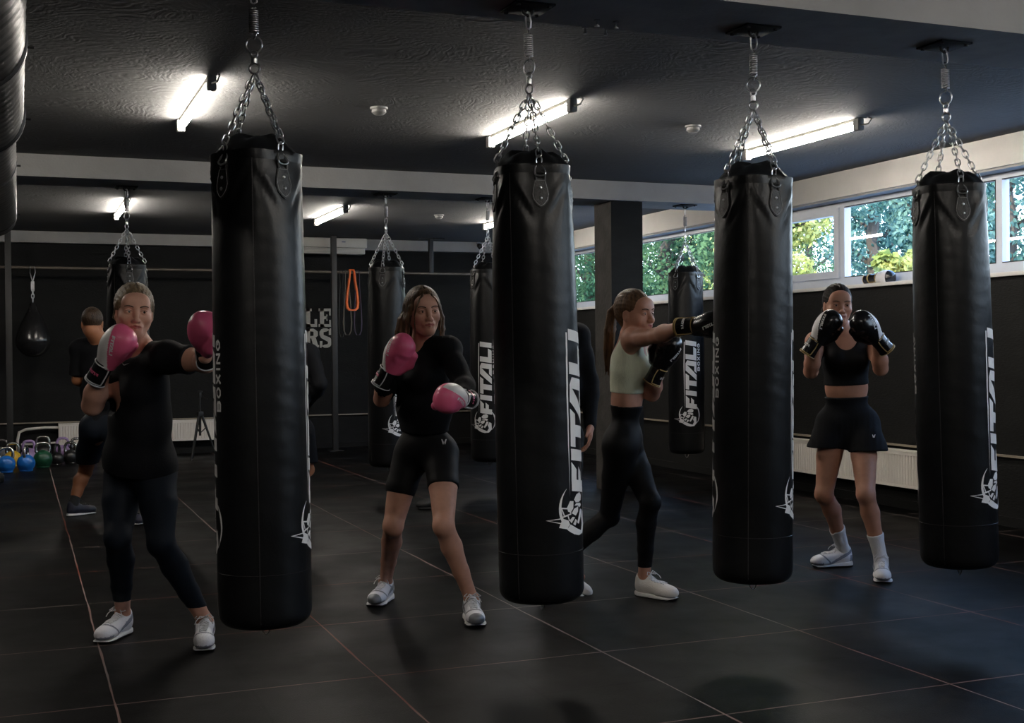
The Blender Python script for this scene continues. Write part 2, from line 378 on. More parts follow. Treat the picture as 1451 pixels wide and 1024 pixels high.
def tree(x, y, h, r, m, label, seed, dens=1.0, low=0.6):
    rg = np.random.RandomState(seed)
    t = empty('tree', (x, y, GZ), label=label, cat='tree', group=None)
    mb = MB(); tp = [Vector((0, 0, -.1))]
    for k in range(1, 7): tp.append(Vector((rg.uniform(-.1, .1) * k / 2, rg.uniform(-.1, .1) * k / 2, h * .85 * k / 6)))
    mb.tube(tp, [.16 * (1 - .13 * k) for k in range(7)], 8)
    clus = []
    nb = 16
    for k in range(nb):
        z = low + (h - low) * (k + .5) / nb; a = k * 2.4 + rg.uniform(-.4, .4)
        sh = math.sin(PI * min(.95, max(.12, (z - low * .5) / (h * 1.02)))) ** .6
        L = r * sh * rg.uniform(.55, .95); e = Vector((math.cos(a) * L, math.sin(a) * L, z + L * .25))
        s = Vector((0, 0, max(.3, z - L * .35)))
        mb.tube([s, (s + e) / 2 + Vector((0, 0, .08)), e], [.05, .035, .012], 5)
        for q in (.35, .7, 1.0): clus.append((s + (e - s) * q, r * rg.uniform(.28, .42)))
    mb.build('trunk', M['bark'], t)
    n = int(7500 * dens * (r / 2.0) ** 1.5)
    ci = rg.randint(0, len(clus), n)
    cc = np.array([list(clus[i][0]) for i in ci]); cr = np.array([clus[i][1] for i in ci])
    dv = rg.normal(size=(n, 3)); dv /= np.linalg.norm(dv, axis=1)[:, None]
    p = cc + dv * (cr * rg.uniform(.55, 1.05, n))[:, None]
    nn = dv * .8 + rg.normal(size=(n, 3)) * .6; nn /= np.linalg.norm(nn, axis=1)[:, None]
    a = np.cross(nn, rg.normal(size=(n, 3))); a /= np.linalg.norm(a, axis=1)[:, None]; b = np.cross(nn, a)
    sz = rg.uniform(.022, .048, n)[:, None]
    V = np.stack([p - a * sz * 1.3, p - b * sz * .7 + nn * sz * .2, p + a * sz * 1.3, p + b * sz * .7 + nn * sz * .2], 1).reshape(-1, 3)
    me = bpy.data.meshes.new('foliage'); me.vertices.add(4 * n); me.vertices.foreach_set('co', V.ravel())
    me.loops.add(4 * n); me.loops.foreach_set('vertex_index', np.arange(4 * n, dtype=np.int32)); me.polygons.add(n)
    me.polygons.foreach_set('loop_start', np.arange(0, 4 * n, 4, dtype=np.int32)); me.polygons.foreach_set('loop_total', np.full(n, 4, dtype=np.int32))
    me.update(calc_edges=True); me.materials.append(m)
    f = bpy.data.objects.new('foliage', me); C.objects.link(f); f.parent = t
def bearing(px, X):
    """point outside on the line of sight through photo column px at room X"""
    a = math.atan((px - W / 2) / F_PX) + YAW
    return X, X / math.tan(a)
tl = [
    (838, 25, 5.2, 1.3, 'leaf_green', 'dark green tree outside between the second large bag and the column', 1.6),
    (955, 21.5, 4.6, 1.1, 'leaf_green', 'leafy green tree outside just right of the dark column', 1.7),
    (1000, 28, 6.0, 1.5, 'leaf_yellow', 'yellowish tree outside behind the far bag that hangs before the windows', 1.0),
    (1030, 19, 4.4, .8, 'leaf_green', 'green tree outside the opening sash left of the third large bag', 1.8),
    (1085, 17, 4.2, .95, 'leaf_yellow', 'sunlit yellow-green tree in the narrow pane right of the third large bag', 2.2),
    (1235, 21, 5.0, .9, 'leaf_teal', 'blue-green tree outside in the middle of the wide window pane', 1.6),
    (1312, 18, 4.6, .72, 'leaf_teal', 'blue-green tree outside close to the rightmost large bag, on its left', 1.8),
    (1288, 13, 1.15, .32, 'leaf_yellow', 'low yellow-green shrub outside, right above the gloves on the sill', 6.0),
    (1425, 16.5, 4.4, .95, 'leaf_teal', 'blue-green tree outside at the right edge of the photo', 1.6),
    (1375, 27, 6.0, 1.3, 'leaf_green', 'green tree outside mostly behind the rightmost large bag', 1.2),
    (900, 38, 8.0, 2.5, 'leaf_green', 'farthest tall green tree, partly hidden by the column', 1.0),
    (1150, 36, 7.6, 2.2, 'leaf_green', 'tall green tree farther back behind the yellow-green one', .9),
    (1270, 31, 6.4, 1.3, 'leaf_teal', 'tall blue-green tree farther back behind the wide window pane', .8),
]
for i, (px, D, h, r, m, lab, dn) in enumerate(tl):
    a_ = math.atan((px - W / 2) / F_PX) + YAW
    tree(D * math.sin(a_), D * math.cos(a_), h, r, M[m], lab, 11 + i, dn * 2.6)

# ------------------------------------------------------------------ decals
def stroke(pts, w, closed=False):
    """2-D polyline with thickness -> list of quads"""
    pts = [Vector(p) for p in pts]; n = len(pts); out = []; nr = []
    for i in range(n):
        if closed: a, b = pts[i - 1], pts[(i + 1) % n]; d1 = (pts[i] - a).normalized(); d2 = (b - pts[i]).normalized()
        else:
            d1 = (pts[i] - pts[i - 1]).normalized() if i else (pts[1] - pts[0]).normalized()
            d2 = (pts[i + 1] - pts[i]).normalized() if i < n - 1 else d1
        t = (d1 + d2); t = t.normalized() if t.length > 1e-6 else d1
        k = 1 / max(.45, abs(t.dot(d1))); nr.append(Vector((-t.y, t.x)) * (k * w / 2))
    for i in range(n if closed else n - 1):
        j = (i + 1) % n
        out.append([pts[i] - nr[i], pts[j] - nr[j], pts[j] + nr[j], pts[i] + nr[i]])
    return out
def arc2(cx, cy, rx, ry, a0, a1, n=8): return [(cx + rx * math.cos(R(a0 + (a1 - a0) * k / n)), cy + ry * math.sin(R(a0 + (a1 - a0) * k / n))) for k in range(n + 1)]
def fitali(n=1.0):
    """word 0.625 long, 0.106 tall, forward slanted"""
    Hh = .106; P_ = []
    def q(*pts): P_.append([Vector((x + (y - .5) * .016, y * Hh)) for x, y in pts])
    q((0, 0), (.045, 0), (.045, 1), (0, 1)); q((.045, .68), (.085, .68), (.112, 1), (.045, 1)); q((.045, .27), (.078, .27), (.098, .53), (.045, .53))
    q((.119, 0), (.163, 0), (.163, 1), (.119, 1))
    q((.172, .70), (.300, .70), (.318, 1), (.172, 1)); q((.212, 0), (.258, 0), (.258, .70), (.212, .70))
    q((.268, 0), (.318, 0), (.397, .86), (.345, 1)); q((.345, 1), (.397, .86), (.395, 0), (.441, 0), (.441, .86), (.41, 1)); q((.335, .0), (.395, .0), (.395, .22), (.352, .22))
    q((.452, 0), (.498, 0), (.498, 1), (.452, 1)); q((.498, 0), (.560, 0), (.575, .30), (.498, .30))
    q((.583, 0), (.626, 0), (.626, 1), (.583, 1))
    return P_
def word(txt, h, w, gap, t):
    P_ = []; x = 0
    for ch in txt:
        a, b = x + t / 2, x + w - t / 2; lo, hi = t / 2, h - t / 2; m = h / 2; c = w * .22
        if ch == 'O': P_ += stroke([(a + c, lo), (b - c, lo), (b, lo + c), (b, hi - c), (b - c, hi), (a + c, hi), (a, hi - c), (a, lo + c)], t, True)
        elif ch == 'B': P_ += stroke([(a, lo), (b - c, lo), (b, lo + c * .7), (b, m - c * .6), (b - c * .6, m), (b, m + c * .6), (b, hi - c * .7), (b - c, hi), (a, hi)], t, True) + stroke([(a, m), (b - c * .6, m)], t)
        elif ch == 'X': P_ += stroke([(a, 0), (b, h)], t * 1.1) + stroke([(a, h), (b, 0)], t * 1.1)
        elif ch == 'I': P_ += stroke([(x + t, 0), (x + t, h)], t); x += t * 2 + gap; continue
        elif ch == 'N': P_ += stroke([(a, 0), (a, h)], t) + stroke([(a, h - t * .3), (b, t * .3)], t) + stroke([(b, 0), (b, h)], t)
        elif ch == 'G': P_ += stroke([(b, hi - c * .5), (b - c, hi), (a + c, hi), (a, hi - c), (a, lo + c), (a + c, lo), (b - c, lo), (b, lo + c), (b, m), (m * .0 + (a + b) / 2, m)], t)
        x += w + gap
    return P_
def crest():
    """ring with a pair of sparring gloves, centre at the origin, radius .1"""
    P_ = []
    def cres(a0, a1):
        n = 14; o = []; 
        for k in range(n):
            u, v = k / n, (k + 1) / n; A, B = R(a0 + (a1 - a0) * u), R(a0 + (a1 - a0) * v)
            wa, wb = .001 + .011 * math.sin(PI * u), .001 + .011 * math.sin(PI * v)
            o.append([Vector((.103 * math.cos(A), .103 * math.sin(A))), Vector((.103 * math.cos(B), .103 * math.sin(B))), Vector(((.103 - wb) * math.cos(B), (.103 - wb) * math.sin(B))), Vector(((.103 - wa) * math.cos(A), (.103 - wa) * math.sin(A)))])
        return o
    P_ += cres(40, 172); P_ += cres(-25, -140)
    def poly(*p): P_.append([Vector(q) * .001 for q in p])
    poly((-14, 46), (0, 32), (12, 44), (28, 30), (30, 50), (6, 66), (-10, 60))
    poly((-18, 40), (-2, 26), (4, -4), (-16, -2), (-30, 16)); P_ += [[Vector(b) * .001 for b in q] for q in stroke([(-18, 44), (2, 62), (6, 92), (-26, 78), (-20, 44)], 5)]
    poly((34, 26), (52, 8), (58, -18), (44, -34), (26, -30), (20, -8), (22, 16))
    poly((10, 24), (18, 12), (16, -24), (6, -34), (-2, -18), (8, 0))
    poly((-44, 60), (-34, 88), (-68, 104), (-76, 70), (-60, 52)); P_ += [[Vector(b) * .001 for b in q] for q in stroke([(-30, 92), (-24, 62), (-46, 54)], 5)]
    poly((-60, 50), (-78, 66), (-100, 30), (-108, -4), (-92, -24), (-80, 10))
    poly((-92, -24), (-108, -4), (-104, -40), (-76, -66), (-52, -64), (-66, -40))
    poly((-52, -64), (-66, -40), (-40, -30), (-14, -44), (-22, -62)); poly((-38, -26), (-12, -38), (-6, -22), (-28, -10), (-58, 6), (-64, -6))
    poly((-56, 44), (-44, 54), (-32, 36), (-36, 22)); poly((-60, 34), (-42, 18), (-50, 8), (-68, 20))
    P_ += [[Vector(b) * .001 for b in q] for q in stroke([(-52, 96), (-38, 152), (-34, 92)], 4)]
    return P_
def decal_bm(polys, maxe=.02):
    bm = bmesh.new()
    for p in polys:
        vs = [bm.verts.new((v[0], v[1], 0)) for v in p]
        try: bm.faces.new(vs)
        except ValueError: pass
    bmesh.ops.triangulate(bm, faces=bm.faces[:])
    for _ in range(5):
        es = [e for e in bm.edges if e.calc_length() > maxe]
        if not es: break
        bmesh.ops.subdivide_edges(bm, edges=es, cuts=1); bmesh.ops.triangulate(bm, faces=[f for f in bm.faces if len(f.verts) > 3])
    return bm
def bm_obj(bm, name, m, parent):
    bmesh.ops.recalc_face_normals(bm, faces=bm.faces[:])
    me = bpy.data.meshes.new(name); bm.to_mesh(me); bm.free(); me.materials.append(m)
    o = bpy.data.objects.new(name, me); C.objects.link(o); o.parent = parent; return o
def project_decal(polys, name, m, parent, org, uv, vv, dirv, bvh, off=.0012, maxe=.01):
    bm = decal_bm(polys, maxe); org, uv, vv, dirv = map(Vector, (org, uv, vv, dirv)); dirv.normalize(); bad = []
    for v in bm.verts:
        s = org + uv * v.co.x + vv * v.co.y - dirv * .25
        h, n, i, d = bvh.ray_cast(s, dirv, .5)
        if h is None: bad.append(v)
        else:
            if n.dot(dirv) > 0: n = -n
            v.co = h + n * off
    bmesh.ops.delete(bm, geom=bad, context='VERTS')
    return bm_obj(bm, name, m, parent)

# ------------------------------------------------------------------ heavy bags
ZT, ZL = -0.640, -2.335      # shoulder and bottom, measured from the ceiling plate
def bag_r(a, z, seed=0):
    """radius of the bag skin at angle a, height z"""
    t = (ZT - z) / (ZT - ZL)
    r = .160 + .008 * min(1, t * 2.2)
    # hide puckers between the four hanging straps near the shoulder
    up_ = max(0.0, 1 - (ZT - z) / .40); up_ *= up_
    r -= up_ * (.011 + .013 * math.cos(4 * a))
    for k in range(4):
        da = (a - (k * PI / 2) + PI) % (2 * PI) - PI
        for s in (-1, 1):
            zc = ZT - .03 - max(0, (.75 - abs(da))) * .26
            if .12 < s * da < .75:
                dd = (z - (ZT - .03 - (.75 - s * da) * .24)) / .014
                r += .0085 * math.exp(-dd * dd) * math.sin((s * da - .12) / .63 * PI)
                dd = (z - (ZT - .075 - (.75 - s * da) * .24)) / .018
                r -= .0070 * math.exp(-dd * dd) * math.sin((s * da - .12) / .63 * PI)
    r += .0005 * math.sin(z * 43 + 3 * math.sin(a * 2 + seed) + seed) * (.4 + t) * .7 + .0003 * math.sin(z * 97 + 2 * math.sin(a * 3 + 1.3 * seed))
    b = z - ZL
    if b < .05: r -= .05 - math.sqrt(max(0, .05 ** 2 - (.05 - b) ** 2))
    if z > ZT - .004: r -= .002
    return r
def link(mb, c, t, side, L=.038, w=.0105, r=.0030):
    t = t.normalized(); side = (side - t * side.dot(t)).normalized(); pts = []
    for k in range(7): a = -PI / 2 + PI * k / 6; pts.append(c + t * (L / 2 - w + math.cos(a) * w) + side * (math.sin(a) * w))
    for k in range(7): a = PI / 2 + PI * k / 6; pts.append(c - t * (L / 2 - w - math.cos(a) * w) + side * (math.sin(a) * w))
    mb.tube(pts, r, 6, closed=True)
def chain(mb, a, b, L=.038, r=.003, w=.0105):
    a, b = Vector(a), Vector(b); d = b - a; n = max(1, round(d.length / (L * .80))); st = d / n
    s1 = d.cross(Vector((0.3, 1, .2))).normalized(); s2 = d.cross(s1).normalized()
    for k in range(n): link(mb, a + st * (k + .5), d, s1 if k % 2 else s2, max(L, st.length * 1.2), w, r)
def ring_pts(c, r, ax1, ax2, n=20): return [Vector(c) + Vector(ax1) * r * math.cos(2 * PI * k / n) + Vector(ax2) * r * math.sin(2 * PI * k / n) for k in range(n)]

def make_bag(yaw_print=(0.8,), seed=0):
    t = empty('punching_bag')
    n, m = 72, 120; vs = []; fs = []
    zs = [ZL + (ZT - ZL) * k / m for k in range(m + 1)]
    zs = [ZL, ZL + .004, ZL + .010, ZL + .02] + [z for z in zs if z > ZL + .025]
    for z in zs:
        for k in range(n): a = 2 * PI * k / n; r = bag_r(a, z, seed); vs.append((r * math.cos(a), r * math.sin(a), z))
    for i in range(len(zs) - 1):
        for k in range(n): fs.append((i * n + k, i * n + (k + 1) % n, (i + 1) * n + (k + 1) % n, (i + 1) * n + k))
    fs.append(tuple(reversed(range(n)))); fs.append(tuple((len(zs) - 1) * n + k for k in range(n)))
    mb = MB(); mb.add(vs, fs)
    mb.build('bag_body', M['leather'], t)
    # rim hem and loose top flap gathered towards the chains
    mb = MB(); vs = []; fs = []; rows = [(1.0, ZT - .03), (1.018, ZT - .012), (1.018, ZT + .004), (.97, ZT + .010), (.92, ZT + .018), (.76, ZT + .046), (.58, ZT + .062), (.1, ZT + .058)]
    for j, (k_, z) in enumerate(rows):
        for k in range(n):
            a = 2 * PI * k / n; r = bag_r(a, min(z, ZT - .006), seed) * k_
            zz = z + (.010 * math.cos(4 * a) + .006 * math.sin(7 * a + seed)) * (j >= 3)
            vs.append((r * math.cos(a), r * math.sin(a), zz))
    for i in range(len(rows) - 1):
        for k in range(n): fs.append((i * n + k, i * n + (k + 1) % n, (i + 1) * n + (k + 1) % n, (i + 1) * n + k))
    fs.append(tuple((len(rows) - 1) * n + k for k in range(n)))
    mb.add(vs, fs); mb.build('top_flap', M['leather'], t)
    # seams
    mb = MB(); a = -PI / 4 + .02
    mb.tube([(math.cos(a) * (bag_r(a, z, seed) + .0005), math.sin(a) * (bag_r(a, z, seed) + .0005), z) for z in zs[4:-1:2]], .0016, 5)
    z = ZL + .20; mb.tube([(math.cos(q) * (bag_r(q, z, seed) + .0003), math.sin(q) * (bag_r(q, z, seed) + .0003), z) for q in [2 * PI * k / 48 for k in range(48)]], .0014, 5, closed=True)
    mb.build('seam', M['strap'], t)
    # straps, D rings, chains
    top = Vector((0, 0, -.335))
    for k in range(4):
        a = k * PI / 2; rad = Vector((math.cos(a), math.sin(a), 0)); tan = Vector((-math.sin(a), math.cos(a), 0))
        out = [(-.022, 0.0), (.022, 0.0), (.030, -.035), (.034, -.060), (.028, -.085), (.012, -.105), (0, -.112), (-.012, -.105), (-.028, -.085), (-.034, -.060), (-.030, -.035)]
        z0 = ZT - .055; mb = MB(); vs = []
        def onb(u, z, off): aa = a + u / .150; return Vector((math.cos(aa), math.sin(aa), 0)) * (bag_r(a, z, seed) + off) + Vector((0, 0, z))
        for off in (-.006, .006): vs += [onb(u, z0 + z, off) for u, z in out]
        no = len(out); c0 = len(vs); vs.append(onb(0, z0 - .055, .008))
        fs = [(i, (i + 1) % no, no + (i + 1) % no, no + i) for i in range(no)] + [(no + i, no + (i + 1) % no, c0) for i in range(no)]
        mb.add(vs, fs)
        mb.tube([onb(-.017, z0 - .005, .004), onb(-.019, z0 + .012, .005), onb(-.017, z0 + .022, .006), onb(0, z0 + .025, .008), onb(.017, z0 + .022, .006), onb(.019, z0 + .012, .005), onb(.017, z0 - .005, .004)], .006, 6)
        st = mb.build('strap', M['strap'], t)
        mb = MB(); sc_ = .86; pp = [onb(u * sc_, z0 - .055 + (z + .055) * .88, .0075) for u, z in out]; mb.tube(pp, .0011, 4, closed=True); mb.build('stitching', M['stitch'], st)
        for zz in (-.035, -.075):
          mb = MB(); c = onb(0, z0 + zz, .006); mb.lathe([(.0065, 0), (.0065, .002), (.004, .0045), (.0005, .005)], 10, c, rad)
          mb.build('rivet', M['steel'], st)
        # D ring
        c = rad * .152 + Vector((0, 0, ZT - .034)); mb = MB()
        pts = [c + tan * (.021 * math.cos(q)) + Vector((0, 0, .034 * math.sin(q) if math.sin(q) > 0 else .01 * math.sin(q))) - rad * (.018 * max(0, math.sin(q))) for q in [2 * PI * i / 22 for i in range(22)]]
        mb.tube(pts, .0036, 7, closed=True); mb.build('d_ring', M['steel'], t)
        mb = MB(); e = rad * .140 + Vector((0, 0, ZT + .036)); d0 = c + Vector((0, 0, .030)) - rad * .018
        hp = [d0 + (e - d0) * (.5 - .5 * math.cos(q)) + tan * (.011 * math.sin(q) * (1.0 if q < PI else 1)) for q in [2 * PI * i / 18 for i in range(18)]]
        mb.tube(hp, .0030, 6, closed=True)
        chain(mb, e - (top - e).normalized() * .004, top + rad * .006 - Vector((0, 0, .012)))
        mb.build('chain', M['steel'], t)
    # swivel, ring, spring, snap hook
    X, Y, Z = Vector((1, 0, 0)), Vector((0, 1, 0)), Vector((0, 0, 1))
    q = Vector((math.cos(.6), math.sin(.6), 0))
    mb = MB(); mb.tube(ring_pts((0, 0, -.322), .019, q, Z), .004, 7, closed=True); mb.lathe([(.006, -.305), (.011, -.303), (.011, -.285), (.006, -.28)], 12); mb.tube(ring_pts((0, 0, -.270), .012, q, Z), .0035, 7, closed=True)
    mb.build('swivel', M['steel'], t)
    mb = MB(); mb.tube(ring_pts((0, 0, -.236), .030, q, Z, 26), .0032, 7, closed=True); mb.build('ring', M['steel'], t)
    mb = MB(); turns = 11; pts = [(.0155 * math.cos(k / 10 * 2 * PI), .0155 * math.sin(k / 10 * 2 * PI), -.195 + .088 * k / (turns * 10)) for k in range(turns * 10 + 1)]
    mb.tube(pts, .0034, 5); mb.tube([(0, 0, -.215), (.009, 0, -.207), (.013, 0, -.195)], .0034, 6); mb.tube([(0, 0, -.09), (.009, 0, -.098), (.013, 0, -.107)], .0034, 6)
    mb.build('spring', M['spring'], t)
    mb = MB(); mb.tube([Vector((0, 0, -.088)) + q * x + Z * z for x, z in ((0, 0), (.012, .006), (.016, .025), (.013, .05), (.006, .066), (0, .069), (-.007, .066), (-.012, .05), (-.010, .025), (-.008, .006))], .0035, 7, closed=True)
    mb.build('snap_hook', M['steel'], t)
    mb = MB(); mb.tube([Vector((.028 * math.cos(w_), 0, ZL + .006 - .046 * math.sin(w_))) for w_ in [PI * i / 14 for i in range(15)]], .0026, 6)
    mb.build('bottom_loop', M['steel'], t)
    # printed lettering, one set on each side
    base = .745 - ZB
    def place(polys, a0, name, x0=0.0, y0=0.0):
        bm = decal_bm(polys)
        for v in bm.verts:
            x, y = v.co.x + x0, v.co.y + y0; z = base + x; a = a0 - (y - .053) / .168
            r = bag_r(a, z, seed) + .0012; v.co = Vector((r * math.cos(a), r * math.sin(a), z))
        return bm_obj(bm, name, M['print'], t)
    for a0 in yaw_print:
        place(fitali(), a0, 'brand_lettering')
        place(word('BOXING', .031, .0385, .0095, .0075), a0, 'small_lettering', .347, -.041)
        place([[Vector((-.02, .118)), Vector((.4, .124)), Vector((.62, .120)), Vector((.62, .112)), Vector((.4, .115))]], a0, 'printed_line')
        place(crest(), a0, 'crest', -.06, .069)
    return t
def ceiling_plate(x, y, label, z=ZB):
    t = empty('ceiling_bracket', (x, y, z), label=label, cat='ceiling bracket')
    mb = MB(); mb.box((-.085, -.085, -.009), (.085, .085, 0), bev=.002); mb.build('plate', M['blackmetal'], t)
    for sx in (-1, 1):
        for sy in (-1, 1): mb = MB(); mb.lathe([(.009, -.016), (.009, -.009)], 6, (sx * .065, sy * .065, 0)); mb.build('bolt', M['blackmetal'], t)
    mb = MB(); mb.tube([(-.022, 0, -.006), (-.018, 0, -.024), (0, 0, -.034), (.018, 0, -.024), (.022, 0, -.006)], .006, 8); mb.build('eye', M['blackmetal'], t)
def view_az(x, y): return math.atan2(-y, -x)      # azimuth pointing from the bag back to the viewer
# (x, y, print angle right of the viewer-facing side, tilt sideways in m at the bottom, label)
bags = [
    (0.805, 4.53, 92, .022, 'largest black punching bag, hanging nearest the viewer, right of the woman in leggings'),
    (1.88, 4.525, 66, .036, 'second large black punching bag from the left, nearest the middle of the photo'),
    (2.91, 4.513, 92, -.020, 'third large black punching bag, being hit by the woman in the pale green top'),
    (3.87, 4.455, 76, .055, 'rightmost large black punching bag, in front of the windows'),
    (0.83, 10.50, 60, 0, 'leftmost far black punching bag, mostly hidden behind the blonde woman'),
    (2.94, 10.28, 41, .0, 'far black punching bag right behind the woman in black shorts with pink gloves'),
    (3.89, 10.33, -10, .0, 'far black punching bag with front-facing lettering just left of the second large bag'),
    (5.85, 10.26, 16, .0, 'far black punching bag hanging before the windows, right of the column'),
]
bp_ = ['over the nearest left bag, at the top edge of the photo', 'of the second large bag', 'of the third large bag', 'of the rightmost large bag', 'over the leftmost far bag', 'over the far bag behind the woman in shorts', 'of the far bag hidden behind the second large bag', 'of the far bag beside the column']
AX = R(0)
proto = make_bag((PI / 4 + R(9), 5 * PI / 4 + R(9)))
for i, (x, y, off, tilt, lab) in enumerate(bags):
    o = proto if i == 0 else copy_tree(proto)
    o.location = (x, y, ZB); base_az = view_az(x, y) + R(off - 54)
    sx = 1 if i != 4 else 1
    tl_ = Quaternion(Vector((math.sin(YAW), math.cos(YAW), 0)), -math.atan2(tilt, 2.3))
    o.rotation_mode = 'QUATERNION'; o.rotation_quaternion = tl_ @ Quaternion((0, 0, 1), base_az)
    tag(o, lab, 'punching bag', 'punching bags hung from the ceiling beams')
    ceiling_plate(x, y, 'black square ceiling bracket ' + bp_[i])

# ------------------------------------------------------------------ signed-distance modelling
class Fld:
    def __init__(s, xs, ys, zs):
        s.ax = [np.asarray(a, dtype=np.float32) for a in (xs, ys, zs)]
        s.F = np.full(tuple(len(a) for a in s.ax), 0.3, dtype=np.float32)
    def sub(s, lo, hi, mg):
        sl = []
        for a, l, h in zip(s.ax, lo, hi):
            i0 = max(0, int(np.searchsorted(a, l - mg)) - 1); i1 = min(len(a), int(np.searchsorted(a, h + mg)) + 1)
            sl.append(slice(i0, max(i0, i1)))
        sl = tuple(sl)
        G_ = np.meshgrid(*[a[q] for a, q in zip(s.ax, sl)], indexing='ij', sparse=True)
        return sl, G_
    def put(s, d, sl, k, op):
        A = s.F[sl]
        if A.size == 0: return
        if op == '+':
            if k > 0: h = np.maximum(k - np.abs(A - d), 0) / k; s.F[sl] = np.minimum(A, d) - h * h * k * .25
            else: s.F[sl] = np.minimum(A, d)
        else:
            d = -d; h = np.maximum(k - np.abs(A - d), 0) / max(k, 1e-6); s.F[sl] = np.maximum(A, d) + h * h * k * .25
    def rc(s, a, b, r1, r2, k=.02, op='+', g=0.0, flat=None):
        a, b = Vector(a), Vector(b); r1 += g; r2 += g; rm = max(r1, r2)
        lo = [min(a[i], b[i]) - rm for i in range(3)]; hi = [max(a[i], b[i]) + rm for i in range(3)]
        sl, (X, Y, Z) = s.sub(lo, hi, k + .025)
        ab = b - a; L2 = max(ab.length_squared, 1e-9)
        t = np.clip(((X - a.x) * ab.x + (Y - a.y) * ab.y + (Z - a.z) * ab.z) / L2, 0, 1)
        d = np.sqrt((X - a.x - ab.x * t) ** 2 + (Y - a.y - ab.y * t) ** 2 + (Z - a.z - ab.z * t) ** 2) - (r1 + (r2 - r1) * t)
        s.put(d, sl, k, op)
    def el(s, c, r, Rm=None, k=.02, op='+', g=0.0):
        c = Vector(c); r = [q + g for q in r]; rm = max(r)
        sl, (X, Y, Z) = s.sub([c[i] - rm for i in range(3)], [c[i] + rm for i in range(3)], k + .025)
        X, Y, Z = X - c.x, Y - c.y, Z - c.z
        if Rm is not None: u = [X * Rm[0][i] + Y * Rm[1][i] + Z * Rm[2][i] for i in range(3)]
        else: u = [X, Y, Z]
        k0 = np.sqrt((u[0] / r[0]) ** 2 + (u[1] / r[1]) ** 2 + (u[2] / r[2]) ** 2)
        k1 = np.sqrt((u[0] / r[0] ** 2) ** 2 + (u[1] / r[1] ** 2) ** 2 + (u[2] / r[2] ** 2) ** 2) + 1e-6
        s.put(k0 * (k0 - 1) / k1, sl, k, op)
    def half(s, c, n, keep=None):
        """cut away everything on the side n points to (optionally only within a sphere)"""
        c = Vector(c); n = Vector(n).normalized(); X, Y, Z = np.meshgrid(*s.ax, indexing='ij', sparse=True)
        d = (X - c.x) * n.x + (Y - c.y) * n.y + (Z - c.z) * n.z
        if keep is not None: d = np.where((X - c.x) ** 2 + (Y - c.y) ** 2 + (Z - c.z) ** 2 < keep * keep, d, -1.0)
        s.F = np.maximum(s.F, d.astype(np.float32))
    def noise(s, amp, f, seed=0):
        X, Y, Z = np.meshgrid(*s.ax, indexing='ij', sparse=True); rg = random.Random(seed)
        for _ in range(4):
            u = Vector((rg.uniform(-1, 1), rg.uniform(-1, 1), rg.uniform(-1, 1))).normalized() * f * rg.uniform(.7, 1.5); v = Vector((rg.uniform(-1, 1), rg.uniform(-1, 1), rg.uniform(-1, 1))) * f * .5
            s.F += (amp * .5) * np.sin(X * u.x + Y * u.y + Z * u.z + 1.6 * np.sin(X * v.y + Y * v.z + Z * v.x + rg.uniform(0, 6)))
    def mesh(s):
        F = s.F; F[0] = F[-1] = .3; F[:, 0] = F[:, -1] = .3; F[:, :, 0] = F[:, :, -1] = .3
        S = F < 0; n = np.array(F.shape) - 1
        cnt = np.zeros(tuple(n), dtype=np.int8)
        for i in (0, 1):
            for j in (0, 1):
                for k in (0, 1): cnt += S[i:i + n[0], j:j + n[1], k:k + n[2]]
        act = (cnt > 0) & (cnt < 8); I = np.argwhere(act); idx = np.full(tuple(n), -1, dtype=np.int64); idx[act] = np.arange(len(I))
        acc = np.zeros((len(I), 3)); num = np.zeros(len(I))
        cor = [(i, j, k) for i in (0, 1) for j in (0, 1) for k in (0, 1)]
        for a in cor:
            for ax in range(3):
                if a[ax]: continue
                b = list(a); b[ax] = 1
                fa = F[I[:, 0] + a[0], I[:, 1] + a[1], I[:, 2] + a[2]]; fb = F[I[:, 0] + b[0], I[:, 1] + b[1], I[:, 2] + b[2]]
                m = (fa < 0) != (fb < 0); t = fa[m] / (fa[m] - fb[m]); p = np.tile(np.array(a, float), (m.sum(), 1)); p[:, ax] = t
                acc[m] += p; num[m] += 1
        loc = I + acc / num[:, None]
        V = np.stack([np.interp(loc[:, i], np.arange(len(s.ax[i])), s.ax[i]) for i in range(3)], 1)
        Q = []
        for ax in range(3):
            o = [i for i in range(3) if i != ax]
            lo = [slice(None)] * 3; hi = [slice(None)] * 3; lo[ax] = slice(0, -1); hi[ax] = slice(1, None)
            E = S[tuple(lo)] != S[tuple(hi)]; e = np.argwhere(E)
            e = e[(e[:, o[0]] > 0) & (e[:, o[1]] > 0) & (e[:, o[0]] < n[o[0]]) & (e[:, o[1]] < n[o[1]])]
            sg = S[e[:, 0], e[:, 1], e[:, 2]]
            def cell(d0, d1): c = e.copy(); c[:, o[0]] -= d0; c[:, o[1]] -= d1; return idx[c[:, 0], c[:, 1], c[:, 2]]
            q = np.stack([cell(1, 1), cell(0, 1), cell(0, 0), cell(1, 0)], 1)
            flip = sg if ax == 1 else ~sg
            q[flip] = q[flip][:, ::-1]; Q.append(q)
        Q = np.concatenate(Q); Q = Q[(Q >= 0).all(1)]
        return V, Q
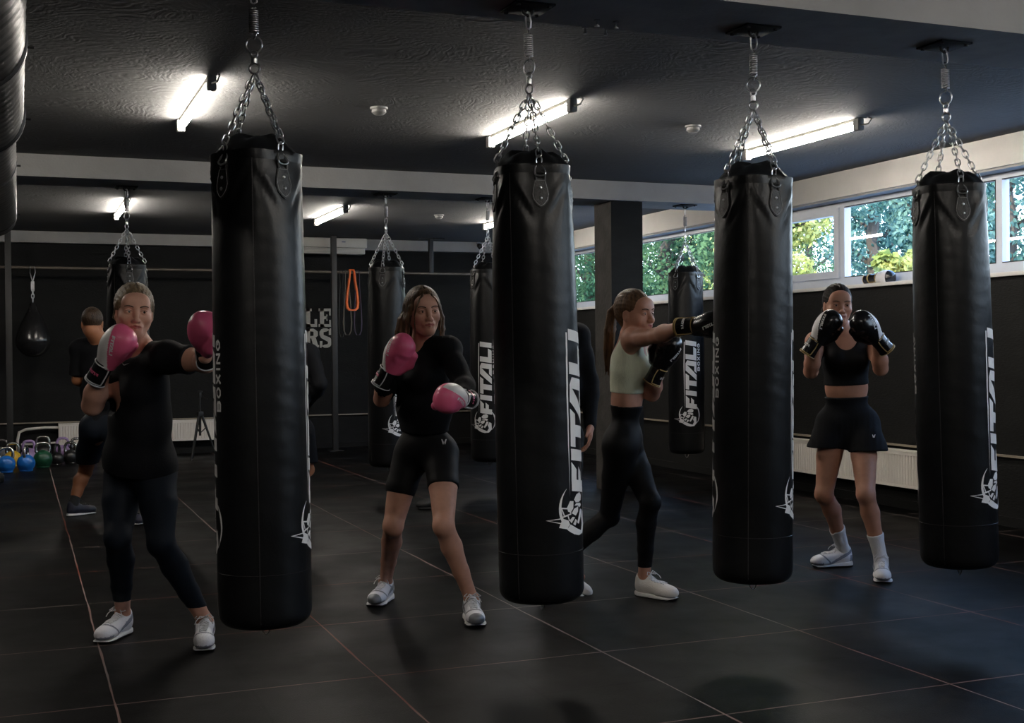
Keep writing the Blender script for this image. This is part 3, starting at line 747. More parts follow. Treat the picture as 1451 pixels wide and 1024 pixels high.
def np_obj(V, Q, name, mats, parent=None, mi=None, origin=(0, 0, 0), smooth_it=1):
    V = np.asarray(V, float).copy()
    for _ in range(smooth_it):
        acc = np.zeros_like(V); c = np.zeros(len(V))
        for a, b in ((0, 1), (1, 2), (2, 3), (3, 0)):
            np.add.at(acc, Q[:, a], V[Q[:, b]]); np.add.at(acc, Q[:, b], V[Q[:, a]]); np.add.at(c, Q[:, a], 1); np.add.at(c, Q[:, b], 1)
        V = V * .5 + acc / np.maximum(c, 1)[:, None] * .5
    V -= np.array(origin)
    me = bpy.data.meshes.new(name); n = len(Q)
    me.vertices.add(len(V)); me.vertices.foreach_set('co', V.astype(np.float32).ravel())
    me.loops.add(4 * n); me.loops.foreach_set('vertex_index', Q.astype(np.int32).ravel()); me.polygons.add(n)
    me.polygons.foreach_set('loop_start', np.arange(0, 4 * n, 4, dtype=np.int32)); me.polygons.foreach_set('loop_total', np.full(n, 4, dtype=np.int32))
    me.update(calc_edges=True); me.validate()
    for m in (mats if isinstance(mats, (list, tuple)) else [mats]): me.materials.append(m)
    me.polygons.foreach_set('use_smooth', [True] * len(me.polygons))
    if mi is not None: me.polygons.foreach_set('material_index', np.asarray(mi, dtype=np.int32))
    me.update()
    o = bpy.data.objects.new(name, me); C.objects.link(o)
    if parent: o.parent = parent
    return o, V
def bvh_of(V, Q): return BVHTree.FromPolygons([tuple(v) for v in V], [tuple(int(i) for i in q) for q in Q])
def axis_lin(a, b, h): return np.arange(a, b + h, h)
def axis_var(a, b, h, fa, fb, hf):
    """coarse spacing h on [a,b], fine hf on [fa,fb]"""
    L = []
    x = a
    while x < b:
        L.append(x)
        if x < fa - h: x += h
        elif x < fb: x += hf
        else: x += h
    return np.array(L)
def basis(f, u):
    """right, forward, up columns"""
    f = Vector(f).normalized(); r = f.cross(Vector(u)).normalized(); u = r.cross(f)
    return Matrix((r, f, u)).transposed()

SK = {}
def skin(name, col): return mat(name, col, 0.48, var=.07, vscale=25, bump=.06, bscale=300, spec=.35)
M['skin1'] = skin('fair_skin', (0.60, 0.32, 0.23)); M['skin2'] = skin('tanned_skin', (0.55, 0.29, 0.205)); M['skin3'] = skin('warm_skin', (0.55, 0.28, 0.195)); M['skin4'] = skin('deep_tan_skin', (0.49, 0.245, 0.165)); M['skin5'] = skin('ruddy_skin', (0.34, 0.14, 0.07))
M['lip'] = mat('lips', (0.33, 0.09, 0.075), .4, var=.05); M['lip2'] = mat('lips_brown', (0.25, 0.075, 0.06), .4, var=.05)
def hair_mat(n, a, b): return mat(n, a, .48, spec=.28, vscale=7, stretch=(9, 9, 1.2), col2=b, bump=.5, bscale=16)
M['hair_blond'] = hair_mat('dark_blonde_hair', (0.075, 0.050, 0.030), (0.25, 0.18, 0.11)); M['hair_brown'] = hair_mat('brown_hair', (0.04, 0.022, 0.012), (0.17, 0.10, 0.055))
M['hair_dark'] = hair_mat('dark_brown_hair', (0.020, 0.012, 0.008), (0.06, 0.036, 0.022)); M['hair_long'] = hair_mat('light_brown_hair', (0.045, 0.024, 0.012), (0.16, 0.085, 0.04)); M['hair_black'] = mat('near_black_hair', (0.008, 0.006, 0.005), .6, spec=.12, vscale=7, stretch=(9, 9, 1.2), col2=(0.024, 0.018, 0.014), bump=.3, bscale=16)
M['cloth_black'] = mat('black_cotton', (0.0085, 0.009, 0.011), .8, var=.15, bump=.15, bscale=200, spec=.12); M['cloth_navy'] = mat('navy_stretch', (0.0075, 0.011, 0.018), .65, var=.15, bump=.1, bscale=260, spec=.15)
M['cloth_tight'] = mat('black_stretch', (0.007, 0.007, 0.008), .6, var=.15, bump=.1, bscale=260, spec=.15); M['cloth_mint'] = mat('pale_mint_rib', (0.74, 0.78, 0.60), .75, var=.05, bump=.35, bscale=50, stretch=(8, 8, 1))
M['sock'] = mat('white_rib_sock', (0.78, 0.78, 0.80), .8, var=.05, bump=.4, bscale=60, stretch=(6, 6, .6)); M['sock_black'] = mat('black_sock', (.01, .01, .011), .8)
M['eye'] = mat('eye_white', (.62, .60, .57), .2, var=.02); M['iris'] = mat('dark_iris', (.025, .015, .01), .15, var=.2); M['brow'] = mat('brow_hair', (0.05, 0.028, 0.018), .7)
M['pink'] = mat('pink_glove_leather', (0.74, 0.125, 0.25), .33, var=.05, bump=.12, bscale=60, spec=.5); M['glove_white'] = mat('white_glove_leather', (0.75, 0.73, 0.73), .4, var=.04, bump=.1, bscale=60)
M['glove_black'] = mat('glossy_black_glove', (0.009, 0.009, 0.010), .25, var=.1, bump=.1, bscale=60, spec=.6); M['gold'] = mat('gold_piping', (0.50, 0.34, 0.13), .4, var=.1); M['white_pip'] = mat('white_piping', (.68, .68, .70), .45, var=.04)
M['shoe_white'] = mat('white_shoe_mesh', (.80, .80, .84), .6, var=.06, bump=.3, bscale=120); M['shoe_grey'] = mat('pale_grey_overlay', (.22, .23, .28), .45, var=.08); M['shoe_silver'] = mat('silver_overlay', (.25, .26, .28), .35, .4, var=.1); M['sole_white'] = mat('white_midsole', (.80, .79, .78), .5, var=.04)
M['sole_black'] = mat('black_outsole', (.012, .012, .012), .6); M['shoe_cream'] = mat('off_white_knit', (.80, .77, .73), .65, var=.05, bump=.3, bscale=120); M['shoe_navy'] = mat('navy_shoe_mesh', (.012, .014, .03), .6); M['lace'] = mat('shoe_lace', (.72, .72, .74), .7, var=.03)

def limb_joint(p, x, y, L, side):
    """point seen at photo (x, y), at distance L from p; side +1 takes the farther solution"""
    r = ray(x, y); q = CAM - p; a = r.dot(r); b = 2 * q.dot(r); c = q.dot(q) - L * L; D = b * b - 4 * a * c
    t = (-b + side * math.sqrt(max(D, 0))) / (2 * a); return CAM + r * t

# --- shoes: local frame heel at y=0, toe towards +y
def make_shoe(parent, heel, toe, style, lift=0.0, mir=1, org=(0, 0, 0), tiptoe=0.0):
    heel = Vector(heel); toe = Vector(toe); f = toe - heel; f.z = 0; ln = f.length; f.normalize()
    ax = [axis_lin(-.075, .075, .004), axis_lin(-.03, .31, .004), axis_lin(-.01, .15, .004)]
    s_ = .262 / .262
    u = Fld(*ax); c = mir
    u.el((0, .052, .05), (.036, .052, .052)); u.rc((0, .055, .062), (0, .16, .048), .037, .036, .02); u.el((c * .006, .200, .036), (.045, .064, .038), k=.03)
    u.rc((0, .055, .06), (0, .046, .094), .038, .037, .02); u.rc((0, .10, .078), (0, .078, .112), .024, .018, .015)
    u.half((0, 0, .018), (0, 0, -1)); u.rc((0, .060, .10), (0, .055, .14), .027, .03, .008, op='-')
    V, Q = u.mesh()
    so = Fld(*ax)
    chunk = style in ('chunky', 'silver')
    h = .034 if chunk else .026
    for (y, rx, ry, xo) in ((.055, .041, .055, 0), (.12, .036, .06, -.002 * c), (.195, .048, .072, .006 * c)):
        so.el((xo, y, .012), (rx + (.004 if chunk else 0), ry + .003, .05), k=.02)
    so.half((0, 0, h), (0, .06 if not chunk else .10, 1)); so.half((0, 0, .0015), (0, 0, -1)); so.half((0, .225, .0015), (0, .32, -1))
    V2, Q2 = so.mesh()
    Rm = basis(f, (0, 0, 1))
    base = heel + Vector((0, 0, lift)) - Vector(org)
    if tiptoe:
        rot = Matrix.Rotation(-tiptoe, 3, 'X'); pv = np.array([0, .19, 0])
        Rq = np.array(rot)
        tf = lambda V_: ((V_ - pv) @ Rq.T + pv)
    else: tf = lambda V_: V_
    Rn = np.array(Rm); wr = lambda V_: tf(np.asarray(V_, float)) @ Rn.T + np.array(base)
    fc = V[Q].mean(1)
    mats = {'grey': ('shoe_white', 'shoe_grey', 'sole_white'), 'silver': ('shoe_white', 'shoe_silver', 'sole_white'), 'knit': ('shoe_cream', 'shoe_cream', 'sole_white'), 'chunky': ('shoe_white', 'shoe_grey', 'sole_white'), 'navy': ('shoe_navy', 'shoe_navy', 'sole_white'), 'black': ('sole_black', 'sole_black', 'sole_black')}[style]
    mi = np.zeros(len(Q), int)
    if style in ('grey', 'silver', 'chunky'):
        yy, zz, xx = fc[:, 1], fc[:, 2], np.abs(fc[:, 0])
        band = (np.abs((yy - .11) * .55 + (zz - .045)) < .010) | (np.abs((yy - .16) - (zz - .03) * .9) < .006) | ((yy < .03) & (zz < .07)) | ((zz < .030) & (yy > .2))
        if style == 'silver': band |= (np.abs((yy - .06) - (zz - .05) * .8) < .007) | ((yy > .235) & (zz > .03))
        mi[band] = 1
    o, Vu = np_obj(wr(V), Q, 'shoe', [M[mats[0]], M[mats[1]]], parent, mi)
    m2 = np.where(V2[Q2].mean(1)[:, 2] < (.008), 1, 0)
    if style == 'silver': m2 = np.where((V2[Q2].mean(1)[:, 2] < .010) | ((V2[Q2].mean(1)[:, 1] > .245) & (np.abs(V2[Q2].mean(1)[:, 0]) < .022)), 1, 0)
    if style == 'knit': m2 *= 0
    np_obj(wr(V2), Q2, 'sole', [M[mats[2]], M['sole_black']], o, m2)
    # laces
    bv = bvh_of(V, Q)
    def top(x, y):
        hh = bv.ray_cast(Vector((x, y, .2)), Vector((0, 0, -1)))[0]
        return Vector((x, y, (hh.z if hh else .05) + .0025))
    if style != 'black':
        mb = MB()
        for k in range(5):
            y = .105 + k * .018; w_ = .020 - k * .001
            for sgn in (1, -1): mb.tube([top(-w_ * sgn, y), top(-w_ * .4 * sgn, y + .004), top(w_ * .4 * sgn, y + .009), top(w_ * sgn, y + .013)], .0034, 5)
        for sgn in (-1, 1):
            c0 = top(0, .098) + Vector((0, 0, .004)); mb.tube([c0, c0 + Vector((sgn * .022, -.004, .012)), c0 + Vector((sgn * .040, .006, -.002)), c0 + Vector((sgn * .026, .014, -.004)), c0], .0023, 5)
            mb.tube([c0, c0 + Vector((sgn * .018, .014, .006)), c0 + Vector((sgn * .034, .03, -.012)), c0 + Vector((sgn * .040, .036, -.026))], .0022, 5)
        mb.v = [tuple(q) for q in wr(np.array([list(v) for v in mb.v]))]
        mb.build('laces', M['lace'] if style != 'navy' else M['sole_black'], o)
    return o

# --- gloves: local x towards the thumb, y towards the palm, z from wrist to knuckles
def make_glove(parent, wrist, zdir, palm, style, thumb=1, org=(0, 0, 0), size=1.0, name='boxing_glove', letter=True, cuffdir=None):
    z = Vector(zdir).normalized(); y = Vector(palm); y = (y - z * y.dot(z)).normalized(); x = z.cross(y) * thumb
    ax = [axis_lin(-.095, .10, .0035), axis_lin(-.09, .11, .0035), axis_lin(-.03, .225, .0035)]
    u = Fld(*ax)
    u.el((-.002, -.008, .108), (.062, .054, .088), k=.02); u.el((-.002, .026, .140), (.058, .050, .052), k=.03); u.rc((0, .004, .0), (0, .008, .08), .043, .052, .03)
    u.el((-.002, .034, .105), (.05, .038, .04), k=.02)
    u.rc((-.04, .082, .088), (.04, .082, .088), .014, .014, .022, op='-')
    u.rc((.040, .022, .02), (.060, .040, .070), .024, .025, .018); u.rc((.060, .040, .070), (.050, .056, .122), .025, .021, .010)
    u.half((0, 0, -.004), (0, 0, -1)); V, Q = u.mesh(); V *= size
    fc = V[Q].mean(1) / size
    panel = (fc[:, 1] < .030 - fc[:, 2] * .36) & (fc[:, 0] < .012)
    Rl = np.array(Matrix((x, y, z)).transposed()); base = np.array(Vector(wrist) - Vector(org)); wr = lambda V_: np.asarray(V_, float) @ Rl.T + base
    if style == 'pink': ms = [M['pink'], M['glove_white']]; pip = M['white_pip']; lt = M['white_pip']; lt2 = M['pink']
    else: ms = [M['glove_black'], M['glove_black'] if style == 'allblack' else M['glove_white']]; pip = M['gold']; lt = M['print']; lt2 = M['print']
    mi = panel.astype(int)
    o, Vw = np_obj(wr(V) , Q, name, ms, parent, mi)
    flipn = thumb > 0
    if flipn: o.data.flip_normals()
    # cuff
    mb = MB(); prof = [(.044, .012), (.0435, -.01), (.0425, -.04), (.045, -.075), (.047, -.088), (.043, -.090), (.036, -.08)]
    mb.lathe([(r * size, q * size) for r, q in prof], 28)
    mb.v = [tuple(q) for q in wr(np.array(mb.v) * np.array([1.04, .92, 1]))]; mb.build('wrist_cuff', M['glove_black'], o)
    mb = MB(); rc_ = lambda a, q: Vector((1.04 * math.cos(a), .92 * math.sin(a), 0)) * ((.0455 + (.0015 if q < -.06 else 0)) * size) + Vector((0, 0, q * size))
    pth = []
    a0, a1, z0, z1 = R(125), R(275), -.080, .004
    for k in range(13): pth.append((a0 + (a1 - a0) * k / 12, z1))
    for k in range(1, 6): pth.append((a1 + .10 * math.sin(PI * k / 6), z1 + (z0 - z1) * k / 6))
    for k in range(13): pth.append((a1 + (a0 - a1) * k / 12, z0))
    for k in range(1, 6): pth.append((a0 - .10 * math.sin(PI * k / 6), z0 + (z1 - z0) * k / 6))
    mb.tube([rc_(a, q) for a, q in pth], .0028 * size, 6, closed=True)
    mb.v = [tuple(q) for q in wr(np.array(mb.v))]; mb.build('cuff_piping', pip, o)
    mb = MB(); mb.tube([Vector((1.04 * .0475 * math.cos(q), .92 * .0475 * math.sin(q), -.088)) * size for q in [2 * PI * k / 28 for k in range(28)]], .0028 * size, 6, closed=True)
    mb.v = [tuple(q) for q in wr(np.array(mb.v))]; mb.build('rim_piping', pip, o)
    if letter:
        bv = bvh_of(Vw, Q); tz = wr([[0, 0, 0]])[0]
        L = Matrix((x, y, z)).transposed()
        d = L @ Vector((1, 0, 0)); uv = L @ Vector((0, .30, -.954)); vv = (-d).cross(uv)
        og = Vector(base) + L @ (Vector((-.05, -.014 + (.014 if thumb < 0 else 0), .152)) * size)
        project_decal([[q * .135 * size for q in p] for p in fitali()], 'lettering', lt, o, og, uv, vv, d, bv, .0010, .006)
        # cuff lettering
        bm = decal_bm([[q * .12 * size for q in p] for p in fitali()], .008)
        for v in bm.verts:
            a = R(165) + v.co.x / .045; v.co = Vector(wr([list(rc_(a, -.045 + v.co.y))])[0] + 0.0) + (Vector(wr([list(rc_(a, 0) * .03)])[0]) - Vector(base)) * 1.0
        bm_obj(bm, 'cuff_lettering', lt2, o)
    return o

# --- head: local right (person's right), forward, up
def head_prims(u, c, Rm, smile=0.0, male=False, turn=None):
    L = lambda *q: c + Rm @ Vector(q)
    u.el(L(0, -.018, .028), (.0735, .093, .084), Rm, k=.02)
    u.el(L(0, .022, -.010), (.064, .068, .085), Rm, k=.03)
    u.rc(L(0, .015, -.055), L(0, .066, -.098), .048, .017, .03)
    for s in (-1, 1):
        u.rc(L(s * .048, .002, -.045), L(s * .018, .060, -.094), .020, .016, .03)
        u.el(L(s * .040, .058, -.028), (.024, .024, .022), Rm, k=.025)
        if smile: u.el(L(s * .040, .068, -.040), (.020, .018, .016), Rm, k=.018)
    u.rc(L(-.034, .074, .020), L(.034, .074, .020), .013, .013, .02)
    u.el(L(0, .066, .045), (.052, .026, .032), Rm, k=.03)
    for s in (-1, 1): u.el(L(s * .031, .103, .001), (.019, .022, .0125), Rm, k=.014, op='-')
    u.rc(L(0, .086, .010), L(0, .108, -.032), .0085, .0105, .014)
    u.el(L(0, .112, -.036), (.010, .009, .009), Rm, k=.010)
    for s in (-1, 1): u.el(L(s * .0125, .100, -.038), (.0075, .010, .007), Rm, k=.008)
    u.el(L(0, .084, -.062), (.030, .018, .020), Rm, k=.016)
    w_ = .024 + .007 * smile
    for s in (-1, 1):
        u.rc(L(0, .1005, -.0585), L(s * w_, .088 - .004 * smile, -.0630 + .006 * smile), .0052, .0028, .005)
        u.rc(L(0, .1000, -.0690), L(s * w_ * .9, .088 - .004 * smile, -.0650 + .006 * smile), .0060, .0028, .005)
    u.rc(L(-.020, .1035, -.0640), L(.020, .1035, -.0640), .0016, .0016, .003, op='-')
    u.el(L(0, .080, -.092), (.020, .016, .014), Rm, k=.02)
    for s in (-1, 1):
        u.el(L(s * .0745, -.004, -.012), (.0075, .018, .030), Rm, k=.008); u.el(L(s * .0815, .0, -.010), (.004, .010, .018), Rm, k=.004, op='-')
        # lids wrapped over the eyeballs
        u.el(L(s * .031, .0765, .0005), (.0165, .0150, .0135), Rm, k=.006)
        g_ = .0052 if not smile else .0038
        u.el(L(s * .031, .0935, -.0005), (.0125, .006, g_), Rm, k=.003, op='-')
def face_parts(body, c, Rm, org, look=(0, 0), browm='brow', bv=None):
    c = Vector(c) - Vector(org); L = lambda *q: c + Rm @ Vector(q)
    def S(x, z, off=.0008):
        h = bv.ray_cast(L(x, .16, z), Rm @ Vector((0, -1, 0)))[0]
        return (h + Rm @ Vector((0, off, 0))) if h else L(x, .09, z)
    for s in (-1, 1):
        e = L(s * .031, .0765, 0); mb = MB(); f = Rm @ Vector((look[0], 1, look[1])).normalized()
        mb.lathe([(.0125 * math.sin(PI * k / 12) + 1e-5, -.0125 * math.cos(PI * k / 12)) for k in range(13)], 16, e, f)
        mb.lathe([(1e-5, .0142)] + [(.0066 * q, .0138 * math.sqrt(max(0, 1 - (.0066 * q / .0138) ** 2)) * 1.0) for q in (.3, .6, .8, 1)][::1] + [(.0066, .011)], 14, e, f, mi=1)
        mb.build('eye', [M['eye'], M['iris']], body)
        mb = MB(); pts = [S(s * (.013 + .037 * k / 8), .0190 + .0055 * math.sin(PI * min(1, k / 8 * .85)), .0002) for k in range(9)]
        mb.tube(pts, [.0012 + .0018 * math.sin(PI * (.2 + .75 * k / 8)) for k in range(9)], 6); mb.build('eyebrow', M[browm], body)
        mb = MB(); pts = [S(s * (.031 - .0140 + .0285 * k / 8), .0010 + .0060 * math.sin(PI * k / 8), .0004) for k in range(9)]
        mb.tube(pts, .0010, 5); mb.build('eyelashes', M['iris'], body)

def person(J, sk, label, build):
    """J: joints in room coordinates. build: dict of options. Returns the body object and field parameters"""
    female = build.get('female', True)
    root = Vector(((J['ankR'].x + J['ankL'].x) / 2, (J['ankR'].y + J['ankL'].y) / 2, 0))
    sc = build.get('sc', 1.0)
    hp = (J['hipR'] + J['hipL']) / 2; up = (J['neck'] - hp).normalized()
    hr = (J['hipR'] - J['hipL']).normalized(); sr = (J['shR'] - J['shL']).normalized()
    fp = up.cross(hr).normalized(); fc = up.cross(sr).normalized()
    Rp = basis(fp, up); Rc = basis(fc, up); Rw = basis((fp + fc).normalized(), up)
    T = (J['neck'] - hp).length
    pts = {'pel': hp + up * .03, 'waist': hp + up * T * .42, 'chest': hp + up * T * .70, 'up': hp + up * T * .86}
    if J.get('bend'): pts['waist'] += fp * J['bend']; pts['chest'] += fp * J['bend'] * .7
    J.update(pts); J['Rp'], J['Rc'], J['Rw'] = Rp, Rc, Rw; J['up_'] = up; J['fc'] = fc; J['fp'] = fp
    th = build.get('thick', 1.0)
    def torso(u, g=0.0, lower=True, upper=True):
        if lower:
            u.el(J['pel'], (.145 * th, .096 * th, .110), Rp, k=.03, g=g)
            for s in ('hipR', 'hipL'):
                u.el(J[s] * .62 + hp * .38 - fp * .040 + up * (-.01), (.078 * th, .064 * th, .080), Rp, k=.04, g=g)
        u.el(J['waist'], ((.124 if female else .140) * th, .088 * th, .14), Rw, k=.05, g=g)
        if upper:
            u.el(J['chest'], ((.132 if female else .155) * th, .098 * th, .13), Rc, k=.05, g=g)
            u.el(J['up'] , (.120 * th, .078 * th, .075), Rc, k=.05, g=g)
            u.rc(J['shR'] * .80 + J['neck'] * .2 - up * .015, J['shL'] * .80 + J['neck'] * .2 - up * .015, .048 * th, .048 * th, .05, g=g)
            for s in ('shR', 'shL'): u.rc(J['neck'] + up * .02, J[s] + up * .005, .034, .036, .04, g=g)
            if female:
                for s in (1, -1): u.el(J['chest'] + Rc @ Vector((s * .062, .070, .008)), (.055, .050, .055), Rc, k=.04, g=g)
    def arm(u, s, g=0.0, upto=1.0):
        a, b, c_ = J['sh' + s], J['el' + s], J['wr' + s]; f = th * build.get('armk', 1.0)
        u.el(a, (.053 * f, .053 * f, .053 * f), k=.04, g=g); u.rc(a, a + (b - a) * .5 * min(1, upto * 2), .047 * f, .043 * f, .03, g=g)
        if upto > .5:
            u.rc(a + (b - a) * .4, b, .043 * f, .036 * f, .03, g=g)
        if upto > 1 or upto == 1.0:
            m_ = b + (c_ - b) * .28; u.rc(b, m_, .037 * f, .041 * f, .03, g=g); u.rc(m_, c_, .041 * f, .027, .03, g=g)
    def leg(u, s, g=0.0, z0=-1):
        h, k_, a = J['hip' + s], J['kn' + s], J['ank' + s]; f = th * build.get('legk', 1.0)
        fl = (k_ - h).normalized().cross((a - k_).normalized()); fwd = fp
        sd = (h - hp).normalized()
        u.rc(h - up * .02 - sd * .008, h + (k_ - h) * .45, .085 * f, .073 * f, .04, g=g); u.rc(h + (k_ - h) * .45, k_, .073 * f, .050 * f, .01, g=g)
        u.el(k_ + (k_ - (h + a) / 2) * .10, (.043 * f, .043 * f, .050 * f), k=.03, g=g)
        sh = (a - k_); back = -J['ff' + s]
        c1 = k_ + sh * .28 + back * .014; u.rc(k_, c1, .048 * f, .052 * f, .015, g=g); u.rc(c1, k_ + sh * .62 + back * .006, .052 * f, .040 * f, .015, g=g)
        u.rc(k_ + sh * .62 + back * .006, a, .040 * f, .032, .015, g=g)
    def grid(lo, hi, h=.0075, fine=None, hf=.003):
        if fine is None: return [axis_lin(lo[i], hi[i], h) for i in range(3)]
        return [axis_var(lo[i], hi[i], h, fine[0][i], fine[1][i], hf) for i in range(3)]
    allp = [v for k, v in J.items() if isinstance(v, Vector) and k not in ('ffR', 'ffL', 'up_', 'fc', 'fp')]
    lo = [min(p[i] for p in allp) - .16 for i in range(3)]; hi = [max(p[i] for p in allp) + .16 for i in range(3)]; lo[2] = 0.005
    hc, Rh_ = J['head'], J['Rh']
    u = Fld(*grid(lo, hi, .0078, ([hc[i] - .12 for i in range(3)], [hc[i] + .125 for i in range(3)]), .0026))
    torso(u); [arm(u, s) for s in 'RL']; [leg(u, s) for s in 'RL']
    for s in 'RL':
        a = J['ank' + s]; f = J['ff' + s]
        u.rc(a, a - Vector((0, 0, .045)) + f * .0, .034, .03, .02); u.rc(a - Vector((0, 0, .04)), a + f * .14 + Vector((0, 0, -.058)), .030, .022, .02)
    nb = J['neck']; nt = hc + Rh_ @ Vector((0, -.018, -.07)); nk = .052 if female else .062
    u.rc(nb - up * .02, nt, nk + .004, nk - .004, .025)
    head_prims(u, hc, Rh_, build.get('smile', 0), not female)
    for s in build.get('hands', ''):
        w = J['wr' + s]; hd = (w - J['el' + s]).normalized(); pl = J.get('palm' + s, fp); pl = (pl - hd * pl.dot(hd)).normalized(); sd = hd.cross(pl).normalized() * (1 if s == 'R' else -1)
        u.rc(w, w + hd * .02, .027, .026, .02)
        for q in (-.026, -.008, .010, .027): u.rc(w + hd * .02 + sd * q * .6, w + hd * .082 + sd * q, .017, .014, .012)
        for q, ln, cu in ((-.029, .062, .030), (-.010, .076, .026), (.010, .083, .022), (.030, .074, .018)):
            k0 = w + hd * .088 + sd * q; k1 = k0 + hd * ln * .48 + pl * cu * .35; k2 = k1 + hd * ln * .36 + pl * cu * .9; k3 = k2 + hd * ln * .16 + pl * cu * .6
            u.rc(k0, k1, .0098, .0090, .003); u.rc(k1, k2, .0090, .0082, .003); u.rc(k2, k3, .0082, .0072, .003)
        t0 = w + hd * .028 + sd * .024; t1 = t0 + hd * .036 + sd * .026 + pl * .012; t2 = t1 + hd * .034 + sd * .008 + pl * .014
        u.rc(t0, t1, .015, .0115, .008); u.rc(t1, t2, .011, .0085, .003)
    V, Q = u.mesh()
    Rn = np.array(Rh_); fcn = (V[Q].mean(1) - np.array(hc)) @ Rn
    lip = (np.abs(fcn[:, 0]) < .0245 - np.abs(fcn[:, 2] + .064) * .9) & (fcn[:, 1] > .086) & (np.abs(fcn[:, 2] + .0640 - .4 * np.abs(fcn[:, 0]) * build.get('smile', 0)) < .0082 - np.abs(fcn[:, 0]) * .18)
    body, Vb = np_obj(V, Q, 'person', [sk, build.get('lip', M['lip'])], None, lip.astype(int), root)
    body.location = root
    tag(body, label, 'person')
    face_parts(body, hc, Rh_, root, build.get('look', (0, 0)), build.get('brow', 'brow'), bvh_of(Vb, Q))
    def garment(name, m, fn, lo_, hi_, h=.0065, cut=(), noise=None, sm=1):
        g = Fld(*grid(lo_, hi_, h)); fn(g)
        if noise: g.noise(*noise)
        for c_ in cut: g.half(*c_)
        V_, Q_ = g.mesh(); o, Vg = np_obj(V_, Q_, name, m, body, None, root, sm); return o, Vg, Q_
    return body, root, dict(torso=torso, arm=arm, leg=leg, garment=garment, lo=lo, hi=hi)

